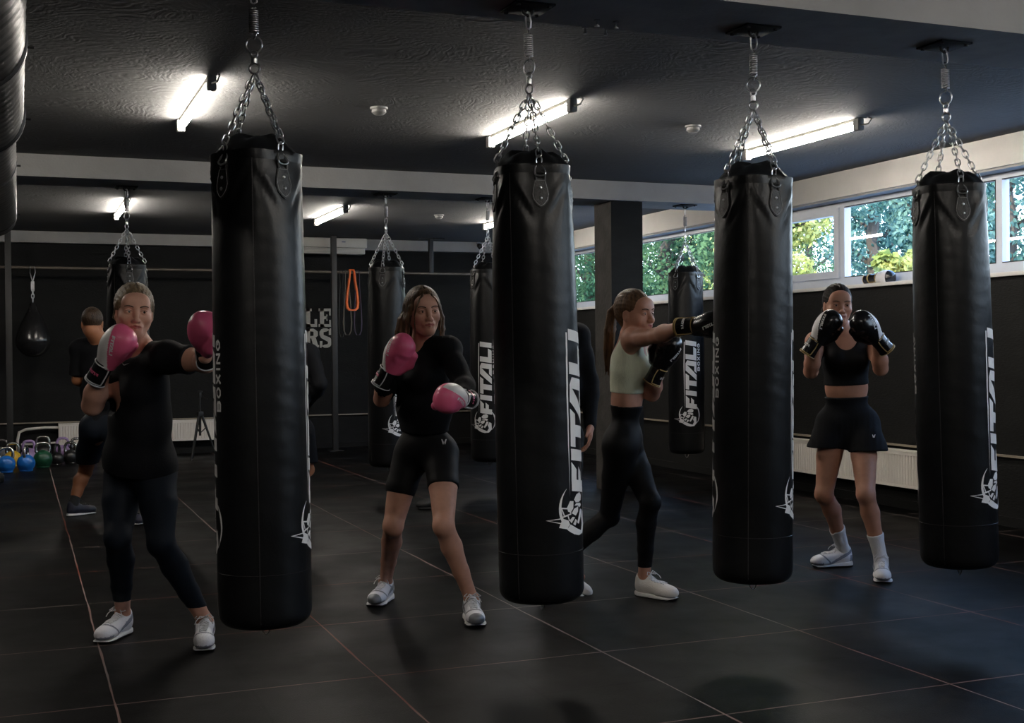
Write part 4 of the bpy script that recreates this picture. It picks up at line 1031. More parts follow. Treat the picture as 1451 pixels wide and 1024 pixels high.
def hairdo(body, root, hc, Rh_, m, kind, seed=0, extra=None):
    c = hc; L = lambda *q: c + Rh_ @ Vector(q)
    lo = [c[i] - .24 for i in range(3)]; hi = [c[i] + .20 for i in range(3)]
    if kind in ('long_tail',): lo = [c[i] - (.30, .30, .42)[i] for i in range(3)]; hi = [c[i] + (.30, .30, .14)[i] for i in range(3)]
    if kind == 'loose': lo[2] = c[2] - .26
    h = .0038 if kind == 'long_tail' else .0034
    u = Fld(*[axis_lin(lo[i], hi[i], h) for i in range(3)])
    # cap
    g = .006 if kind in ('short',) else (.013 if kind in ('tail', 'loose') else .010)
    u.el(L(0, -.020, .031), (.0735 + g * .8, .093 + g, .084 + g), Rh_, k=.01)
    if kind != 'short': u.rc(L(0, -.07, -.02), L(0, -.05, -.06), .045, .035, .03)
    if kind == 'loose':
        u.el(L(0, -.035, .0), (.088, .085, .085), Rh_, k=.03)
    # face opening
    u.el(L(0, .098, -.036), (.061 if kind != 'loose' else .056, .090, .082), Rh_, k=.006, op='-')
    u.el(L(0, .085, -.085), (.075 if kind != 'loose' else .060, .085, .075), Rh_, k=.006, op='-')
    if kind in ('tail', 'sleek', 'long_tail', 'short'):
        for s in (-1, 1): u.el(L(s * .078, .006, -.030), (.022, .034, .042), Rh_, k=.004, op='-')
    # centre parting
    if kind in ('tail', 'sleek', 'loose'): u.rc(L(0, .075, .105), L(0, -.05, .126), .0045, .004, .006, op='-')
    if kind == 'tail':
        u.el(L(0, -.118, -.02), (.028, .025, .03), Rh_, k=.01)
        u.rc(L(-.01, -.115, -.03), L(-.035, -.10, -.105), .022, .018, .01); u.rc(L(-.035, -.10, -.105), L(-.05, -.06, -.15), .018, .008, .01)
        for s in (-1, 1): u.rc(L(s * .070, .030, .035), L(s * .074, -.03, -.03), .010, .012, .012)
    if kind == 'sleek':
        for s in (-1, 1): u.rc(L(s * .055, -.07, -.03), L(s * .072, -.055, -.13), .020, .012, .012)
        u.el(L(0, -.115, -.01), (.03, .025, .03), Rh_, k=.01)
    if kind == 'long_tail':
        u.el(L(0, -.112, .028), (.020, .02, .02), Rh_, k=.006)
        rg = random.Random(seed); dn = Vector((0, 0, -1)); bk = Rh_ @ Vector((0, -1, 0)); bk.z = 0; bk.normalize(); sd = Rh_ @ Vector((1, 0, 0))
        p0 = L(0, -.125, .030)
        for k in range(11):
            o1, o2 = rg.uniform(-.016, .016), rg.uniform(-.012, .014); wv = rg.uniform(-.006, .006)
            pts = [p0, p0 + bk * (.030 + o2) + dn * .03 + sd * o1, p0 + bk * (.045 + o2) + dn * .12 + sd * o1 * 1.5, p0 + bk * (.058 + o2 * 1.2 + wv) + dn * .22 + sd * o1 * 1.5, p0 + bk * (.066 + o2 * .8) + dn * (.33 + rg.uniform(-.03, .03)) + sd * o1 * .8]
            rr = [.012, .013, .014, .012, .003]
            for i in range(4): u.rc(pts[i], pts[i + 1], rr[i], rr[i + 1], .006)
    if kind == 'loose':
        rg = random.Random(seed)
        for s in (-1, 1):
            for k in range(9):
                y0 = .055 - .014 * k; z0 = .075 - .004 * k; x0 = .050 + .0025 * k; o = rg.uniform(-.008, .008)
                fl = 1.0 if s > 0 else .55
                pts = [L(s * x0 * .6, y0 * .95, z0 + .02), L(s * (x0 + .014), y0 * .85, z0 - .045), L(s * (.078 + .004 * k * fl + o), y0 * .7 - .01, -.035), L(s * (.080 + .006 * k * fl + o), y0 * .6 - .02, -.09), L(s * (.072 + .009 * k * fl - o), y0 * .5 - .02, -.135 - .012 * (k % 3) - (.03 if s > 0 else -.01))]
                if k == 0: pts = [L(s * .022, .078, .080), L(s * .050, .084, .040), L(s * .064, .072, -.01), L(s * .066, .062, -.06), L(s * .060, .066, -.11)]
                rr = [.010, .011, .012, .009, .003] if k else [.006, .005, .004, .0035, .002]
                for i in range(4): u.rc(pts[i], pts[i + 1], rr[i], rr[i + 1], .007 if k else .004)
        u.rc(L(0, -.10, 0), L(.03, -.11, -.12), .045, .02, .02)
    # strand grooves
    X, Y, Z = np.meshgrid(*u.ax, indexing='ij', sparse=True)
    Ri = np.array(Rh_); lx = (X - c.x) * Ri[0][0] + (Y - c.y) * Ri[1][0] + (Z - c.z) * Ri[2][0]; ly = (X - c.x) * Ri[0][1] + (Y - c.y) * Ri[1][1] + (Z - c.z) * Ri[2][1]; lz = (X - c.x) * Ri[0][2] + (Y - c.y) * Ri[1][2] + (Z - c.z) * Ri[2][2]
    an = np.arctan2(lx, lz + .02 + .15 * 0) if kind != 'short' else np.arctan2(lx, lz)
    if kind == 'loose': an = np.arctan2(lx, ly + .02)
    u.F += (.0009 * np.sin(an * 40 + ly * 5 + 2 * np.sin(lz * 14)) + .0006 * np.sin(an * 77 + ly * 4 + 1.3)).astype(np.float32)
    V, Q = u.mesh(); o, _ = np_obj(V, Q, 'hair', m, body, None, root, 1)
    return o

# ------------------------------------------------------------------ the people
def foot(toe_px, heel_px=None, dirv=None, L=.262):
    """toe on the floor at a photo point, heel from a photo point (direction only)"""
    t = G(*toe_px)
    if heel_px is not None: d = t - G(*heel_px)
    else: d = Vector(dirv)
    d.z = 0; d.normalize(); return t - d * L, t, d
def legs(J, s, toe_px, heel_px=None, dirv=None, knee_px=None, side=-1, L1=.42, L2=.40, ankz=.095):
    h, t, d = foot(toe_px, heel_px, dirv); J['ff' + s] = d; J['heel' + s] = h; J['toe' + s] = t
    a = h + d * .055; a.z = ankz; J['ank' + s] = a
    hipp = J['hip' + s]
    k1 = limb_joint(a, *knee_px, L2, side); k2 = limb_joint(hipp, *knee_px, L1, side); J['kn' + s] = k1 * .6 + k2 * .4
def head_at(p, fwd, up=(0, 0, 1)): return Vector(p), basis(fwd, up)
def to_cam(p, yaw=0, pitch=0):
    """unit vector from p to the camera, turned by yaw degrees (positive: to the right of the photo), raised by pitch"""
    d = CAM - Vector(p); d.z = 0; d.normalize(); d = Matrix.Rotation(R(yaw), 3, 'Z') @ d; d.z = math.tan(R(pitch)); return d.normalized()
dbg = []
def rep(n, J):
    print(n, 'hipL-R %.2f sh %.2f' % ((J['hipL'] - J['hipR']).length, (J['shL'] - J['shR']).length), 'torso %.2f' % ((J['hipL'] + J['hipR']) / 2 - J['neck']).length,
          ' '.join('%s: th %.2f sk %.2f ua %.2f fa %.2f' % (s, (J['hip' + s] - J['kn' + s]).length, (J['kn' + s] - J['ank' + s]).length, (J['sh' + s] - J['el' + s]).length, (J['el' + s] - J['wr' + s]).length) for s in 'RL'), 'neck-head %.2f' % (J['head'] - J['neck']).length, 'head z %.2f' % J['head'].z)

def gtarget(w, x, y, dd=-.03): return (P(x, y, proj(w)[2] + dd) - w)
def swoosh(k=1.0): return [[Vector((x * k, y * k)) for x, y in p] for p in ([(-.5, .18), (-.46, .0), (-.36, -.13), (-.2, -.14)], [(-.5, .18), (-.36, -.02), (-.2, -.14)], [(-.36, -.02), (-.2, -.14), (.1, 0), (-.2, -.03)], [(-.2, -.03), (.1, 0), (.5, .18)])]
def mmark(k=1.0): return [[Vector((x * k, y * k)) for x, y in p] for p in ([(-.5, .5), (-.3, .5), (0, -.1), (-.1, -.5), (-.25, -.4)], [(.5, .5), (.3, .5), (0.05, -.1), (.15, -.5), (.28, -.4)])]
def put_mark(polys, name, m, garment_tuple, at_world, root, uv=None, up=(0, 0, 1)):
    o, Vg, Qg = garment_tuple; bv = bvh_of(Vg, Qg); p = Vector(at_world) - Vector(root); d = (p + Vector(root) - CAM).normalized()
    uv = Vector(uv) if uv else Rh.copy()
    return project_decal(polys, name, m, o, p, uv, Vector(up), d, bv, .0015, .01)

# ---- 1: blonde woman, black T-shirt, leggings, pink gloves, hooking the nearest bag
J = {}
J['neck'] = P(201, 497, 5.43); J['shR'] = P(163, 517, 5.56); J['shL'] = P(241, 505, 5.26)
J['elR'] = limb_joint(J['shR'], 131, 574, .27, -1); J['wrR'] = limb_joint(J['elR'], 148, 516, .225, -1)
J['elL'] = P(291, 513, 5.16); J['wrL'] = P(291, 505, 4.97)
J['hipR'] = P(175, 668, 5.60); J['hipL'] = P(221, 668, 5.50)
legs(J, 'R', (141, 913), (186, 893), None, (167, 762), -1)
legs(J, 'L', (286, 925), (296, 893), None, (229, 770), -1)
hc, J['Rh'] = head_at(P(190, 441, 5.35), to_cam(P(190, 441, 5.35), 6, -3), (0.05, 0, 1)); J['head'] = hc
rep('W1', J)
body, root, Fn = person(J, M['skin1'], 'blonde woman in black T-shirt and leggings with pink gloves, hooking the nearest bag', dict(look=(-.35, 0), thick=1.05, armk=1.05))
hairdo(body, root, hc, J['Rh'], M['hair_blond'], 'tail', 3)
up = J['up_']
def fn(g):
    Fn['torso'](g, .008)
    g.el(J['waist'], (.152, .115, .16), J['Rw'], k=.06); g.el(J['pel'] + up * .03, (.168, .125, .10), J['Rp'], k=.06)
    g.rc(J['pel'] + up * .05, J['pel'] - up * .02, .10, .11, .1)
    for s, q in (('R', .66), ('L', .62)):
        a, b = J['sh' + s], J['el' + s]; g.el(a, (.062, .062, .062), k=.03); g.rc(a, a + (b - a) * q, .060, .066, .03)
def cutsleeve(g):
    pass
cuts = [(J['sh' + s] + (J['el' + s] - J['sh' + s]) * q, J['el' + s] - J['sh' + s], .12) for s, q in (('R', .62), ('L', .58))]
cuts += [(J['pel'] - up * .02, -up)]
def fnN(g):
    fn(g); g.el(J['neck'] + J['fc'] * .045 + up * .045, (.085, .075, .075), J['Rc'], k=.008, op='-')
shirt = Fn['garment']('t_shirt', M['cloth_black'], fnN, [min(J['elR'].x, J['pel'].x - .25) - .05, J['pel'].y - .5, J['pel'].z - .15], [max(J['elL'].x, J['shL'].x) + .12, J['pel'].y + .45, J['neck'].z + .12], .0065, cuts, (.0035, 26, 4))
def fl(g):
    Fn['torso'](g, .004, True, False); [Fn['leg'](g, s, .004) for s in 'RL']
lg = Fn['garment']('leggings', M['cloth_navy'], fl, [min(J['ankR'].x, J['ankL'].x, J['knR'].x) - .2, min(J['ankR'].y, J['ankL'].y, J['pel'].y, J['knL'].y) - .2, .1], [max(J['ankR'].x, J['ankL'].x, J['knL'].x) + .2, max(J['ankR'].y, J['ankL'].y, J['pel'].y) + .2, J['waist'].z + .1], .0065,
                  [(J['waist'], up), (Vector((0, 0, .165)), (0, 0, -1))], (.0012, 40, 2))
put_mark(swoosh(.032), 'chest_logo', M['print'], shirt, P(179, 516, 5.4), root); put_mark(swoosh(.040), 'hip_logo', M['print'], lg, P(240, 655, 5.4), root)
for s, m_ in (('R', 1), ('L', -1)): make_shoe(body, J['heel' + s], J['toe' + s], 'grey', .0, m_, root)
make_glove(body, J['wrR'], gtarget(J['wrR'], 168, 480), Rh * 1.0 + to_cam(J['wrR']) * .1, 'pink', 1, root)
make_glove(body, J['wrL'] + Vector((0, 0, .035)), Vector((0, 0, .62)) - Fh * .72 + Rh * .1, Rh * .9 - Vector((0, 0, .1)), 'pink', -1, root, .97)

# ---- 2: brown-haired woman, black jacket and shorts, pink gloves
J = {}
J['neck'] = P(598, 489, 6.08); J['shR'] = P(571, 505, 6.22); J['shL'] = P(636, 495, 5.98)
J['elR'] = limb_joint(J['shR'], 541, 565, .26, -1); J['wrR'] = limb_joint(J['elR'], 551, 524, .215, -1)
J['elL'] = limb_joint(J['shL'], 659, 548, .26, -1); J['wrL'] = limb_joint(J['elL'], 653, 564, .20, -1)
J['hipR'] = P(579, 642, 6.20); J['hipL'] = P(627, 640, 6.12)
legs(J, 'R', (530, 861), (556, 843), None, (557, 745), -1)
legs(J, 'L', (674, 890), (664, 866), None, (629, 745), -1)
hc, J['Rh'] = head_at(P(600, 441, 6.0), to_cam(P(600, 441, 6.0), 16, -2), (-.05, 0, 1)); J['head'] = hc
rep('W2', J)
body, root, Fn = person(J, M['skin2'], 'brown-haired woman in black zip jacket and shorts, both pink gloves raised', dict(look=(-.25, 0), thick=.97))
hairdo(body, root, hc, J['Rh'], M['hair_brown'], 'loose', 5); up = J['up_']
def fn(g):
    Fn['torso'](g, .010); g.el(J['waist'], (.148, .112, .15), J['Rw'], k=.05)
    for s in 'RL': Fn['arm'](g, s, .009)
    g.el(J['neck'] + J['fc'] * .06 + up * .05, (.065, .06, .085), J['Rc'], k=.006, op='-')
    g.el(J['neck'] + J['fc'] * .11 - up * .01, (.024, .06, .09), J['Rc'], k=.006, op='-')
cuts = [(J['pel'] + up * .08, -up)]
a_ = J['elR'] + (J['wrR'] - J['elR']) * .1
cuts += [(J['elR'] + (J['shR'] - J['elR']) * .08, J['elR'] - J['shR'], .10)]
jk = Fn['garment']('jacket', M['cloth_black'], fn, [J['pel'].x - .45, J['pel'].y - .55, J['pel'].z], [J['pel'].x + .55, J['pel'].y + .35, J['neck'].z + .12], .0065, cuts, (.0035, 24, 9))
def fl(g):
    Fn['torso'](g, .005, True, False); [Fn['leg'](g, s, .005) for s in 'RL']
cuts = [(J['waist'] - up * .03, up)]
zc = G  # hems
hemR = J['hipR'] + (J['knR'] - J['hipR']) * .56; hemL = J['hipL'] + (J['knL'] - J['hipL']) * .50
def fl2(g):
    fl(g); X, Y, Z = np.meshgrid(*g.ax, indexing='ij', sparse=True)
    mid = (J['hipR'] + J['hipL']) / 2; n = (J['hipL'] - J['hipR']).normalized(); sidev = (X - mid.x) * n.x + (Y - mid.y) * n.y + (Z - mid.z) * 0
    for hm, k_, q in ((hemR, 'R', -1), (hemL, 'L', 1)):
        dr = (J['kn' + k_] - J['hip' + k_]).normalized(); d = (X - hm.x) * dr.x + (Y - hm.y) * dr.y + (Z - hm.z) * dr.z
        g.F = np.where(sidev * q > 0, np.maximum(g.F, d), g.F).astype(np.float32)
sh = Fn['garment']('shorts', M['cloth_tight'], fl2, [J['pel'].x - .35, J['pel'].y - .45, .5], [J['pel'].x + .4, J['pel'].y + .3, J['waist'].z + .05], .006, cuts, (.0010, 40, 2))
put_mark(mmark(.026), 'hip_logo', M['print'], sh, P(629, 626, 6.0), root)
for s, m_ in (('R', 1), ('L', -1)): make_shoe(body, J['heel' + s], J['toe' + s], 'silver', .0, m_, root)
make_glove(body, J['wrR'], gtarget(J['wrR'], 569, 490), Rh * .6 + to_cam(J['wrR']) * .8, 'pink', 1, root)
make_glove(body, J['wrL'], (P(622, 560, 5.42) - J['wrL']), Vector((0, 0, -1)) + Rh * -.3, 'pink', -1, root, 1.0)

# ---- 3: woman in the mint crop top throwing a straight right
J = {}
J['neck'] = P(893, 477, 6.42); J['shR'] = P(896, 480, 6.28); J['shL'] = P(904, 488, 6.60)
J['wrR'] = P(968, 463, 5.86); J['elR'] = (J['shR'] + J['wrR']) / 2 + Vector((0, 0, -.012))
J['elL'] = P(924, 558, 6.45); J['wrL'] = P(934, 521, 6.28)
J['hipR'] = P(880, 628, 6.36); J['hipL'] = P(889, 630, 6.54)
legs(J, 'L', (959, 851), (921, 845), None, (921, 712), -1)
J['knR'] = limb_joint(J['hipR'], 862, 728, .42, 1)
t_ = G(836, 841); d_ = Vector((.75, .1, 0)) + to_cam(t_) * .25; d_.z = 0; d_.normalize(); J['ffR'] = d_; J['heelR'] = t_ - d_ * .262; J['toeR'] = t_
J['ankR'] = J['heelR'] + d_ * .075 + Vector((0, 0, .150))
J['knR'] = limb_joint(J['ankR'], 864, 734, .40, 1) * .5 + J['knR'] * .5
hp_ = P(900, 443, 6.36); hc, J['Rh'] = head_at(hp_, to_cam(hp_, 52, -4), (-.06, 0, 1)); J['head'] = hc
rep('W3', J)
body, root, Fn = person(J, M['skin3'], 'smiling woman in pale mint crop top and black leggings, punching the third large bag', dict(look=(-.1, 0), thick=.93, smile=1.0))
hairdo(body, root, hc, J['Rh'], M['hair_long'], 'long_tail', 8); up = J['up_']
def fn(g):
    Fn['torso'](g, .005)
    for s in 'RL':
        o_ = (J['sh' + s] - J['neck']).normalized()
        g.el(J['sh' + s] + o_ * .018 - up * .005, (.062, .062, .092), J['Rc'], k=.008, op='-')
    g.el(J['neck'] + J['fc'] * .075 + up * .00, (.066, .09, .10), J['Rc'], k=.008, op='-'); g.el(J['neck'] - J['fc'] * .085 + up * .00, (.058, .08, .14), J['Rc'], k=.008, op='-')
    g.rc(J['neck'] + up * .04, J['neck'] + up * .12, .055, .06, .01, op='-')
tp = Fn['garment']('crop_top', M['cloth_mint'], fn, [J['pel'].x - .3, J['pel'].y - .3, J['pel'].z + .1], [J['pel'].x + .45, J['pel'].y + .3, J['neck'].z + .1], .005, [(J['waist'] + up * .035, -up)], (.0012, 60, 3))
def fl(g):
    Fn['torso'](g, .004, True, False); [Fn['leg'](g, s, .004) for s in 'RL']
lg = Fn['garment']('leggings', M['cloth_tight'], fl, [min(J['ankR'].x, J['pel'].x) - .3, min(J['ankR'].y, J['ankL'].y, J['pel'].y) - .3, .1], [max(J['ankL'].x, J['pel'].x) + .2, max(J['ankR'].y, J['ankL'].y, J['pel'].y) + .3, J['waist'].z + .1], .0065,
                  [(J['waist'] - up * .03, up), (Vector((0, 0, .155)), (0, 0, -1))], (.0012, 40, 2))
make_shoe(body, J['heelL'], J['toeL'], 'knit', .0, -1, root); make_shoe(body, J['heelR'], J['toeR'], 'knit', .0, 1, root, tiptoe=R(25))
make_glove(body, J['wrR'] + (P(1004, 460, 5.78) - J['wrR']).normalized() * .06, P(1004, 460, 5.78) - J['wrR'], Vector((0, 0, -1)), 'allblack', 1, root)
make_glove(body, J['wrL'], gtarget(J['wrL'], 949, 492), -Rh * .5 + to_cam(J['wrL']) * .5, 'allblack', -1, root, .97)

# ---- 4: woman in a black crop top behind her guard
J = {}
J['neck'] = P(1197, 470, 7.16); J['shR'] = P(1155, 484, 7.20); J['shL'] = P(1240, 484, 7.14)
J['elR'] = limb_joint(J['shR'], 1149, 526, .25, -1); J['wrR'] = limb_joint(J['elR'], 1156, 483, .225, -1)
J['elL'] = limb_joint(J['shL'], 1248, 522, .25, -1); J['wrL'] = limb_joint(J['elL'], 1243, 480, .225, -1)
J['hipR'] = P(1180, 604, 7.22); J['hipL'] = P(1222, 604, 7.18)
legs(J, 'R', (1150, 804), (1206, 801), None, (1168, 700), -1)
legs(J, 'L', (1250, 827), (1247, 806), None, (1227, 700), -1)
hp_ = P(1187, 432, 7.1); hc, J['Rh'] = head_at(hp_, to_cam(hp_, 14, -3), (0.02, 0, 1)); J['head'] = hc
rep('W4', J)
body, root, Fn = person(J, M['skin4'], 'dark-haired woman in black crop top and loose shorts guarding with black gloves', dict(look=(-.2, 0), thick=.98, lip=M['lip2']))
hairdo(body, root, hc, J['Rh'], M['hair_black'], 'sleek', 8); up = J['up_']
def fn(g):
    Fn['torso'](g, .006)
    for s in 'RL':
        o_ = (J['sh' + s] - J['neck']).normalized(); g.el(J['sh' + s] + o_ * .030, (.062, .075, .085), J['Rc'], k=.008, op='-')
    g.el(J['neck'] + J['fc'] * .075 + up * .0, (.070, .09, .10), J['Rc'], k=.008, op='-'); g.el(J['neck'] - J['fc'] * .09 + up * .0, (.06, .08, .12), J['Rc'], k=.008, op='-')
    g.rc(J['neck'] + up * .04, J['neck'] + up * .12, .06, .06, .01, op='-')
tp = Fn['garment']('crop_top', M['cloth_tight'], fn, [J['pel'].x - .3, J['pel'].y - .3, J['pel'].z + .1], [J['pel'].x + .3, J['pel'].y + .3, J['neck'].z + .1], .005, [(J['waist'] + up * .015, -up)], None)
def fl(g):
    Fn['torso'](g, .012, True, False)
    for s, q in (('R', .40), ('L', .46)):
        h_, k_ = J['hip' + s], J['kn' + s]; sd = (h_ - (J['hipR'] + J['hipL']) / 2).normalized()
        g.rc(h_, h_ + (k_ - h_) * q + sd * .03, .100, .107, .05)
def fl2(g):
    fl(g); X, Y, Z = np.meshgrid(*g.ax, indexing='ij', sparse=True)
    mid = (J['hipR'] + J['hipL']) / 2; n = (J['hipL'] - J['hipR']).normalized(); sidev = (X - mid.x) * n.x + (Y - mid.y) * n.y
    th_ = sidev * 22; g.F = (g.F + .0014 * np.sin(th_ * 9) * np.clip((mid.z + .1 - Z) * 6, 0, 1)).astype(np.float32)
    for k_, q, sg in (('R', .30, -1), ('L', .36, 1)):
        hm = J['hip' + k_] + (J['kn' + k_] - J['hip' + k_]) * q
        d = -(Z - hm.z) + np.abs(sidev - sg * .17) * 0 - np.clip(np.abs(sidev) - .05, 0, .2) * .35 * (1 if sg < 0 else .1)
        d = hm.z - Z - (0.06 - np.clip(np.abs(sidev), 0, .06)) * .3
        g.F = np.where(sidev * sg > 0, np.maximum(g.F, d), g.F).astype(np.float32)
sh = Fn['garment']('shorts', M['cloth_black'], fl2, [J['pel'].x - .35, J['pel'].y - .35, .4], [J['pel'].x + .35, J['pel'].y + .3, J['waist'].z + .05], .006, [(J['waist'] - up * .055, up)], (.003, 22, 5))
put_mark(mmark(.018), 'hip_logo', M['print'], sh, P(1238, 618, 7.0), root)
for s in 'RL':
    def fs(g, s=s): Fn['leg'](g, s, .004); g.rc(J['ank' + s], J['ank' + s] - Vector((0, 0, .03)), .037, .037, .02)
    a, k_ = J['ank' + s], J['kn' + s]; top = a + (k_ - a) * .40
    Fn['garment']('sock', M['sock'], fs, [a.x - .12, a.y - .12, .06], [a.x + .12, a.y + .12, .4], .005, [(top, k_ - a), (Vector((0, 0, .07)), (0, 0, -1))], None)
for s, m_ in (('R', 1), ('L', -1)): make_shoe(body, J['heel' + s], J['toe' + s], 'chunky', .0, m_, root)
make_glove(body, J['wrR'], gtarget(J['wrR'], 1178, 450), Rh * .8 + to_cam(J['wrR']) * .6, 'black', 1, root)
make_glove(body, J['wrL'], gtarget(J['wrL'], 1214, 446), -Rh * .8 + to_cam(J['wrL']) * .6, 'black', -1, root)

# ---- background people
def simple_legs(J, s, toe_px, dirv, knee_px, side=-1): legs(J, s, toe_px, None, dirv, knee_px, side)
def man(J, label, sk, hairm, shirt_m, short_m, shoe, opts, long_sleeve=False, shorts_q=.92, trousers=False, sock=True):
    b, root, Fn = person(J, sk, label, opts)
    hairdo(b, root, J['head'], J['Rh'], hairm, 'short', 2); up = J['up_']
    def fn(g):
        Fn['torso'](g, .012); g.el(J['waist'], (.165, .12, .18), J['Rw'], k=.05)
        for s in 'RL':
            if long_sleeve: Fn['arm'](g, s, .012)
            else: a, c = J['sh' + s], J['el' + s]; g.el(a, (.068, .068, .068), k=.03); g.rc(a, a + (c - a) * .85, .064, .066, .03)
    cuts = [(J['pel'] + up * .0, -up)]
    if not long_sleeve: cuts += [(J['sh' + s] + (J['el' + s] - J['sh' + s]) * .86, J['el' + s] - J['sh' + s], .12) for s in 'RL']
    lo = [min(J[k].x for k in ('elR', 'elL', 'shR', 'shL', 'wrR', 'wrL')) - .15, min(J[k].y for k in ('elR', 'elL', 'shR', 'shL', 'wrR', 'wrL', 'pel')) - .3, min(J['pel'].z - .1, J['wrL'].z if long_sleeve else 9)]
    hi = [max(J[k].x for k in ('elR', 'elL', 'shR', 'shL', 'wrR', 'wrL')) + .15, max(J[k].y for k in ('elR', 'elL', 'shR', 'shL', 'wrR', 'wrL', 'pel')) + .3, J['neck'].z + .05]
    Fn['garment']('sweatshirt' if long_sleeve else 't_shirt', shirt_m, fn, lo, hi, .009, cuts, (.004, 24, 7))
    def fl(g):
        Fn['torso'](g, .008, True, False)
        for s in 'RL':
            if trousers: Fn['leg'](g, s, .012)
            else:
                h_, k_ = J['hip' + s], J['kn' + s]; g.rc(h_, h_ + (k_ - h_) * shorts_q, .105, .092, .04)
    cz = [(J['waist'], up), (Vector((0, 0, .09 if trousers else 0)), (0, 0, -1))]
    if not trousers:
        def fl2(g):
            fl(g); X, Y, Z = np.meshgrid(*g.ax, indexing='ij', sparse=True)
            z0 = min(J['hipR'].z, J['hipL'].z) + (J['knR'].z - J['hipR'].z) * shorts_q; g.F = np.maximum(g.F, (z0 - Z).astype(np.float32))
    else: fl2 = fl
    xs = [J[k].x for k in ('knR', 'knL', 'hipR', 'hipL', 'ankR', 'ankL')]; ys = [J[k].y for k in ('knR', 'knL', 'hipR', 'hipL', 'ankR', 'ankL')]
    Fn['garment']('trousers' if trousers else 'shorts', short_m, fl2, [min(xs) - .2, min(ys) - .25, .06], [max(xs) + .2, max(ys) + .25, J['waist'].z + .05], .009, cz, (.004, 20, 3))
    for s, m_ in (('R', 1), ('L', -1)):
        if sock:
            a, k_ = J['ank' + s], J['kn' + s]
            def fs(g, s=s): Fn['leg'](g, s, .005); g.rc(J['ank' + s], J['ank' + s] - Vector((0, 0, .03)), .037, .037, .02)
            Fn['garment']('sock', M['sock_black'], fs, [a.x - .12, a.y - .12, .06], [a.x + .12, a.y + .12, .35], .006, [(a + (k_ - a) * .22, k_ - a), (Vector((0, 0, .07)), (0, 0, -1))], None)
        make_shoe(b, J['heel' + s], J['toe' + s], shoe, 0, m_, root)
    return b
J = {}
J['neck'] = P(142, 481, 9.55); J['shL'] = P(112, 494, 9.6); J['shR'] = P(175, 494, 9.5)
J['elL'] = P(110, 538, 9.62); J['wrL'] = P(136, 545, 9.85); J['elR'] = P(180, 541, 9.55); J['wrR'] = P(160, 545, 9.8)
J['hipL'] = P(133, 606, 9.6); J['hipR'] = P(165, 606, 9.6)
simple_legs(J, 'L', (136, 727), Rh * .62 + Fh * .8, (121, 668), 1); simple_legs(J, 'R', (203, 744), Rh * .6 + Fh * -.5, (178, 672), -1)
hp_ = P(131, 458, 9.5); J['head'], J['Rh'] = head_at(hp_, Fh * 1 - Rh * .2 + Vector((0, 0, -.35)), (0, 0, 1))
rep('M1', J)
man(J, 'man in black T-shirt and navy shorts, turned away behind the blonde woman', M['skin5'], M['hair_dark'], M['cloth_black'], M['cloth_navy'], 'navy', dict(female=False, thick=1.08))
J = {}
J['neck'] = P(408, 482, 9.5); J['shL'] = P(376, 499, 9.55); J['shR'] = P(440, 502, 9.5)
J['elR'] = P(453, 543, 9.45); J['wrR'] = P(436, 572, 9.7); J['elL'] = P(368, 543, 9.5); J['wrL'] = P(380, 572, 9.7)
J['hipL'] = P(394, 610, 9.55); J['hipR'] = P(427, 610, 9.5)
simple_legs(J, 'R', (438, 737), Rh * .8 + Fh * .3, (435, 665), 1); simple_legs(J, 'L', (388, 737), Fh - Rh * .3, (390, 665), 1)
hp_ = P(409, 457, 9.5); J['head'], J['Rh'] = head_at(hp_, Fh + Rh * .3, (0, 0, 1))
rep('M2', J)
man(J, 'man in black top and shorts, mostly hidden behind the nearest large bag', M['skin5'], M['hair_dark'], M['cloth_black'], M['cloth_black'], 'navy', dict(female=False, thick=1.05), long_sleeve=True, shorts_q=.80)
J = {}
J['neck'] = P(787, 459, 7.4); J['shR'] = P(748, 478, 7.45); J['shL'] = P(820, 474, 7.4)
J['elL'] = P(836, 542, 7.42); J['wrL'] = P(836, 601, 7.32); J['elR'] = P(745, 545, 7.4); J['wrR'] = P(752, 600, 7.2)
J['hipR'] = P(770, 620, 7.4); J['hipL'] = P(806, 620, 7.4)
simple_legs(J, 'R', (766, 812), -Fh - Rh * .2, (767, 708), -1); simple_legs(J, 'L', (808, 812), -Fh + Rh * .2, (805, 708), -1)
hp_ = P(787, 418, 7.35); J['head'], J['Rh'] = head_at(hp_, to_cam(hp_, 30), (0, 0, 1)); J['palmL'] = -Rh
rep('C', J)
man(J, 'person in black sweatshirt behind the second large bag, one hand hanging in view', M['skin3'], M['hair_dark'], M['cloth_black'], M['cloth_black'], 'black', dict(female=False, thick=.98, hands='L'), long_sleeve=True, trousers=True, sock=False)

# ------------------------------------------------------------------ gloves on the sill
def at_wall(px, py, X):
    r = ray(px, py); t = (X - CAM.x) / r.x; return CAM + r * t
for i, (px, dx, lab) in enumerate(((1244, .06, 'front one of two white and black boxing gloves lying on the window sill'), (1238, .135, 'rear one of two white and black boxing gloves lying on the window sill'))):
    w = at_wall(px, 394, X1 + dx); w.z = SZ + .048
    o = make_glove(None, (0, 0, 0), Vector((.12 if i == 0 else .25, -1, 0.02)), Vector((0, 0, -1)), 'black', 1 if i == 0 else -1, (0, 0, 0), .93, letter=False)
    o.data.materials[0], o.data.materials[1] = M['glove_black'], M['glove_white']
    fc_ = np.array([list(p.center) for p in o.data.polygons]); d_ = Vector((.12 if i == 0 else .25, -1, 0.02)).normalized(); zz = fc_ @ np.array(d_)
    o.data.polygons.foreach_set('material_index', ((zz < .135)).astype(np.int32)); o.location = w
    tag(o, lab, 'boxing glove')

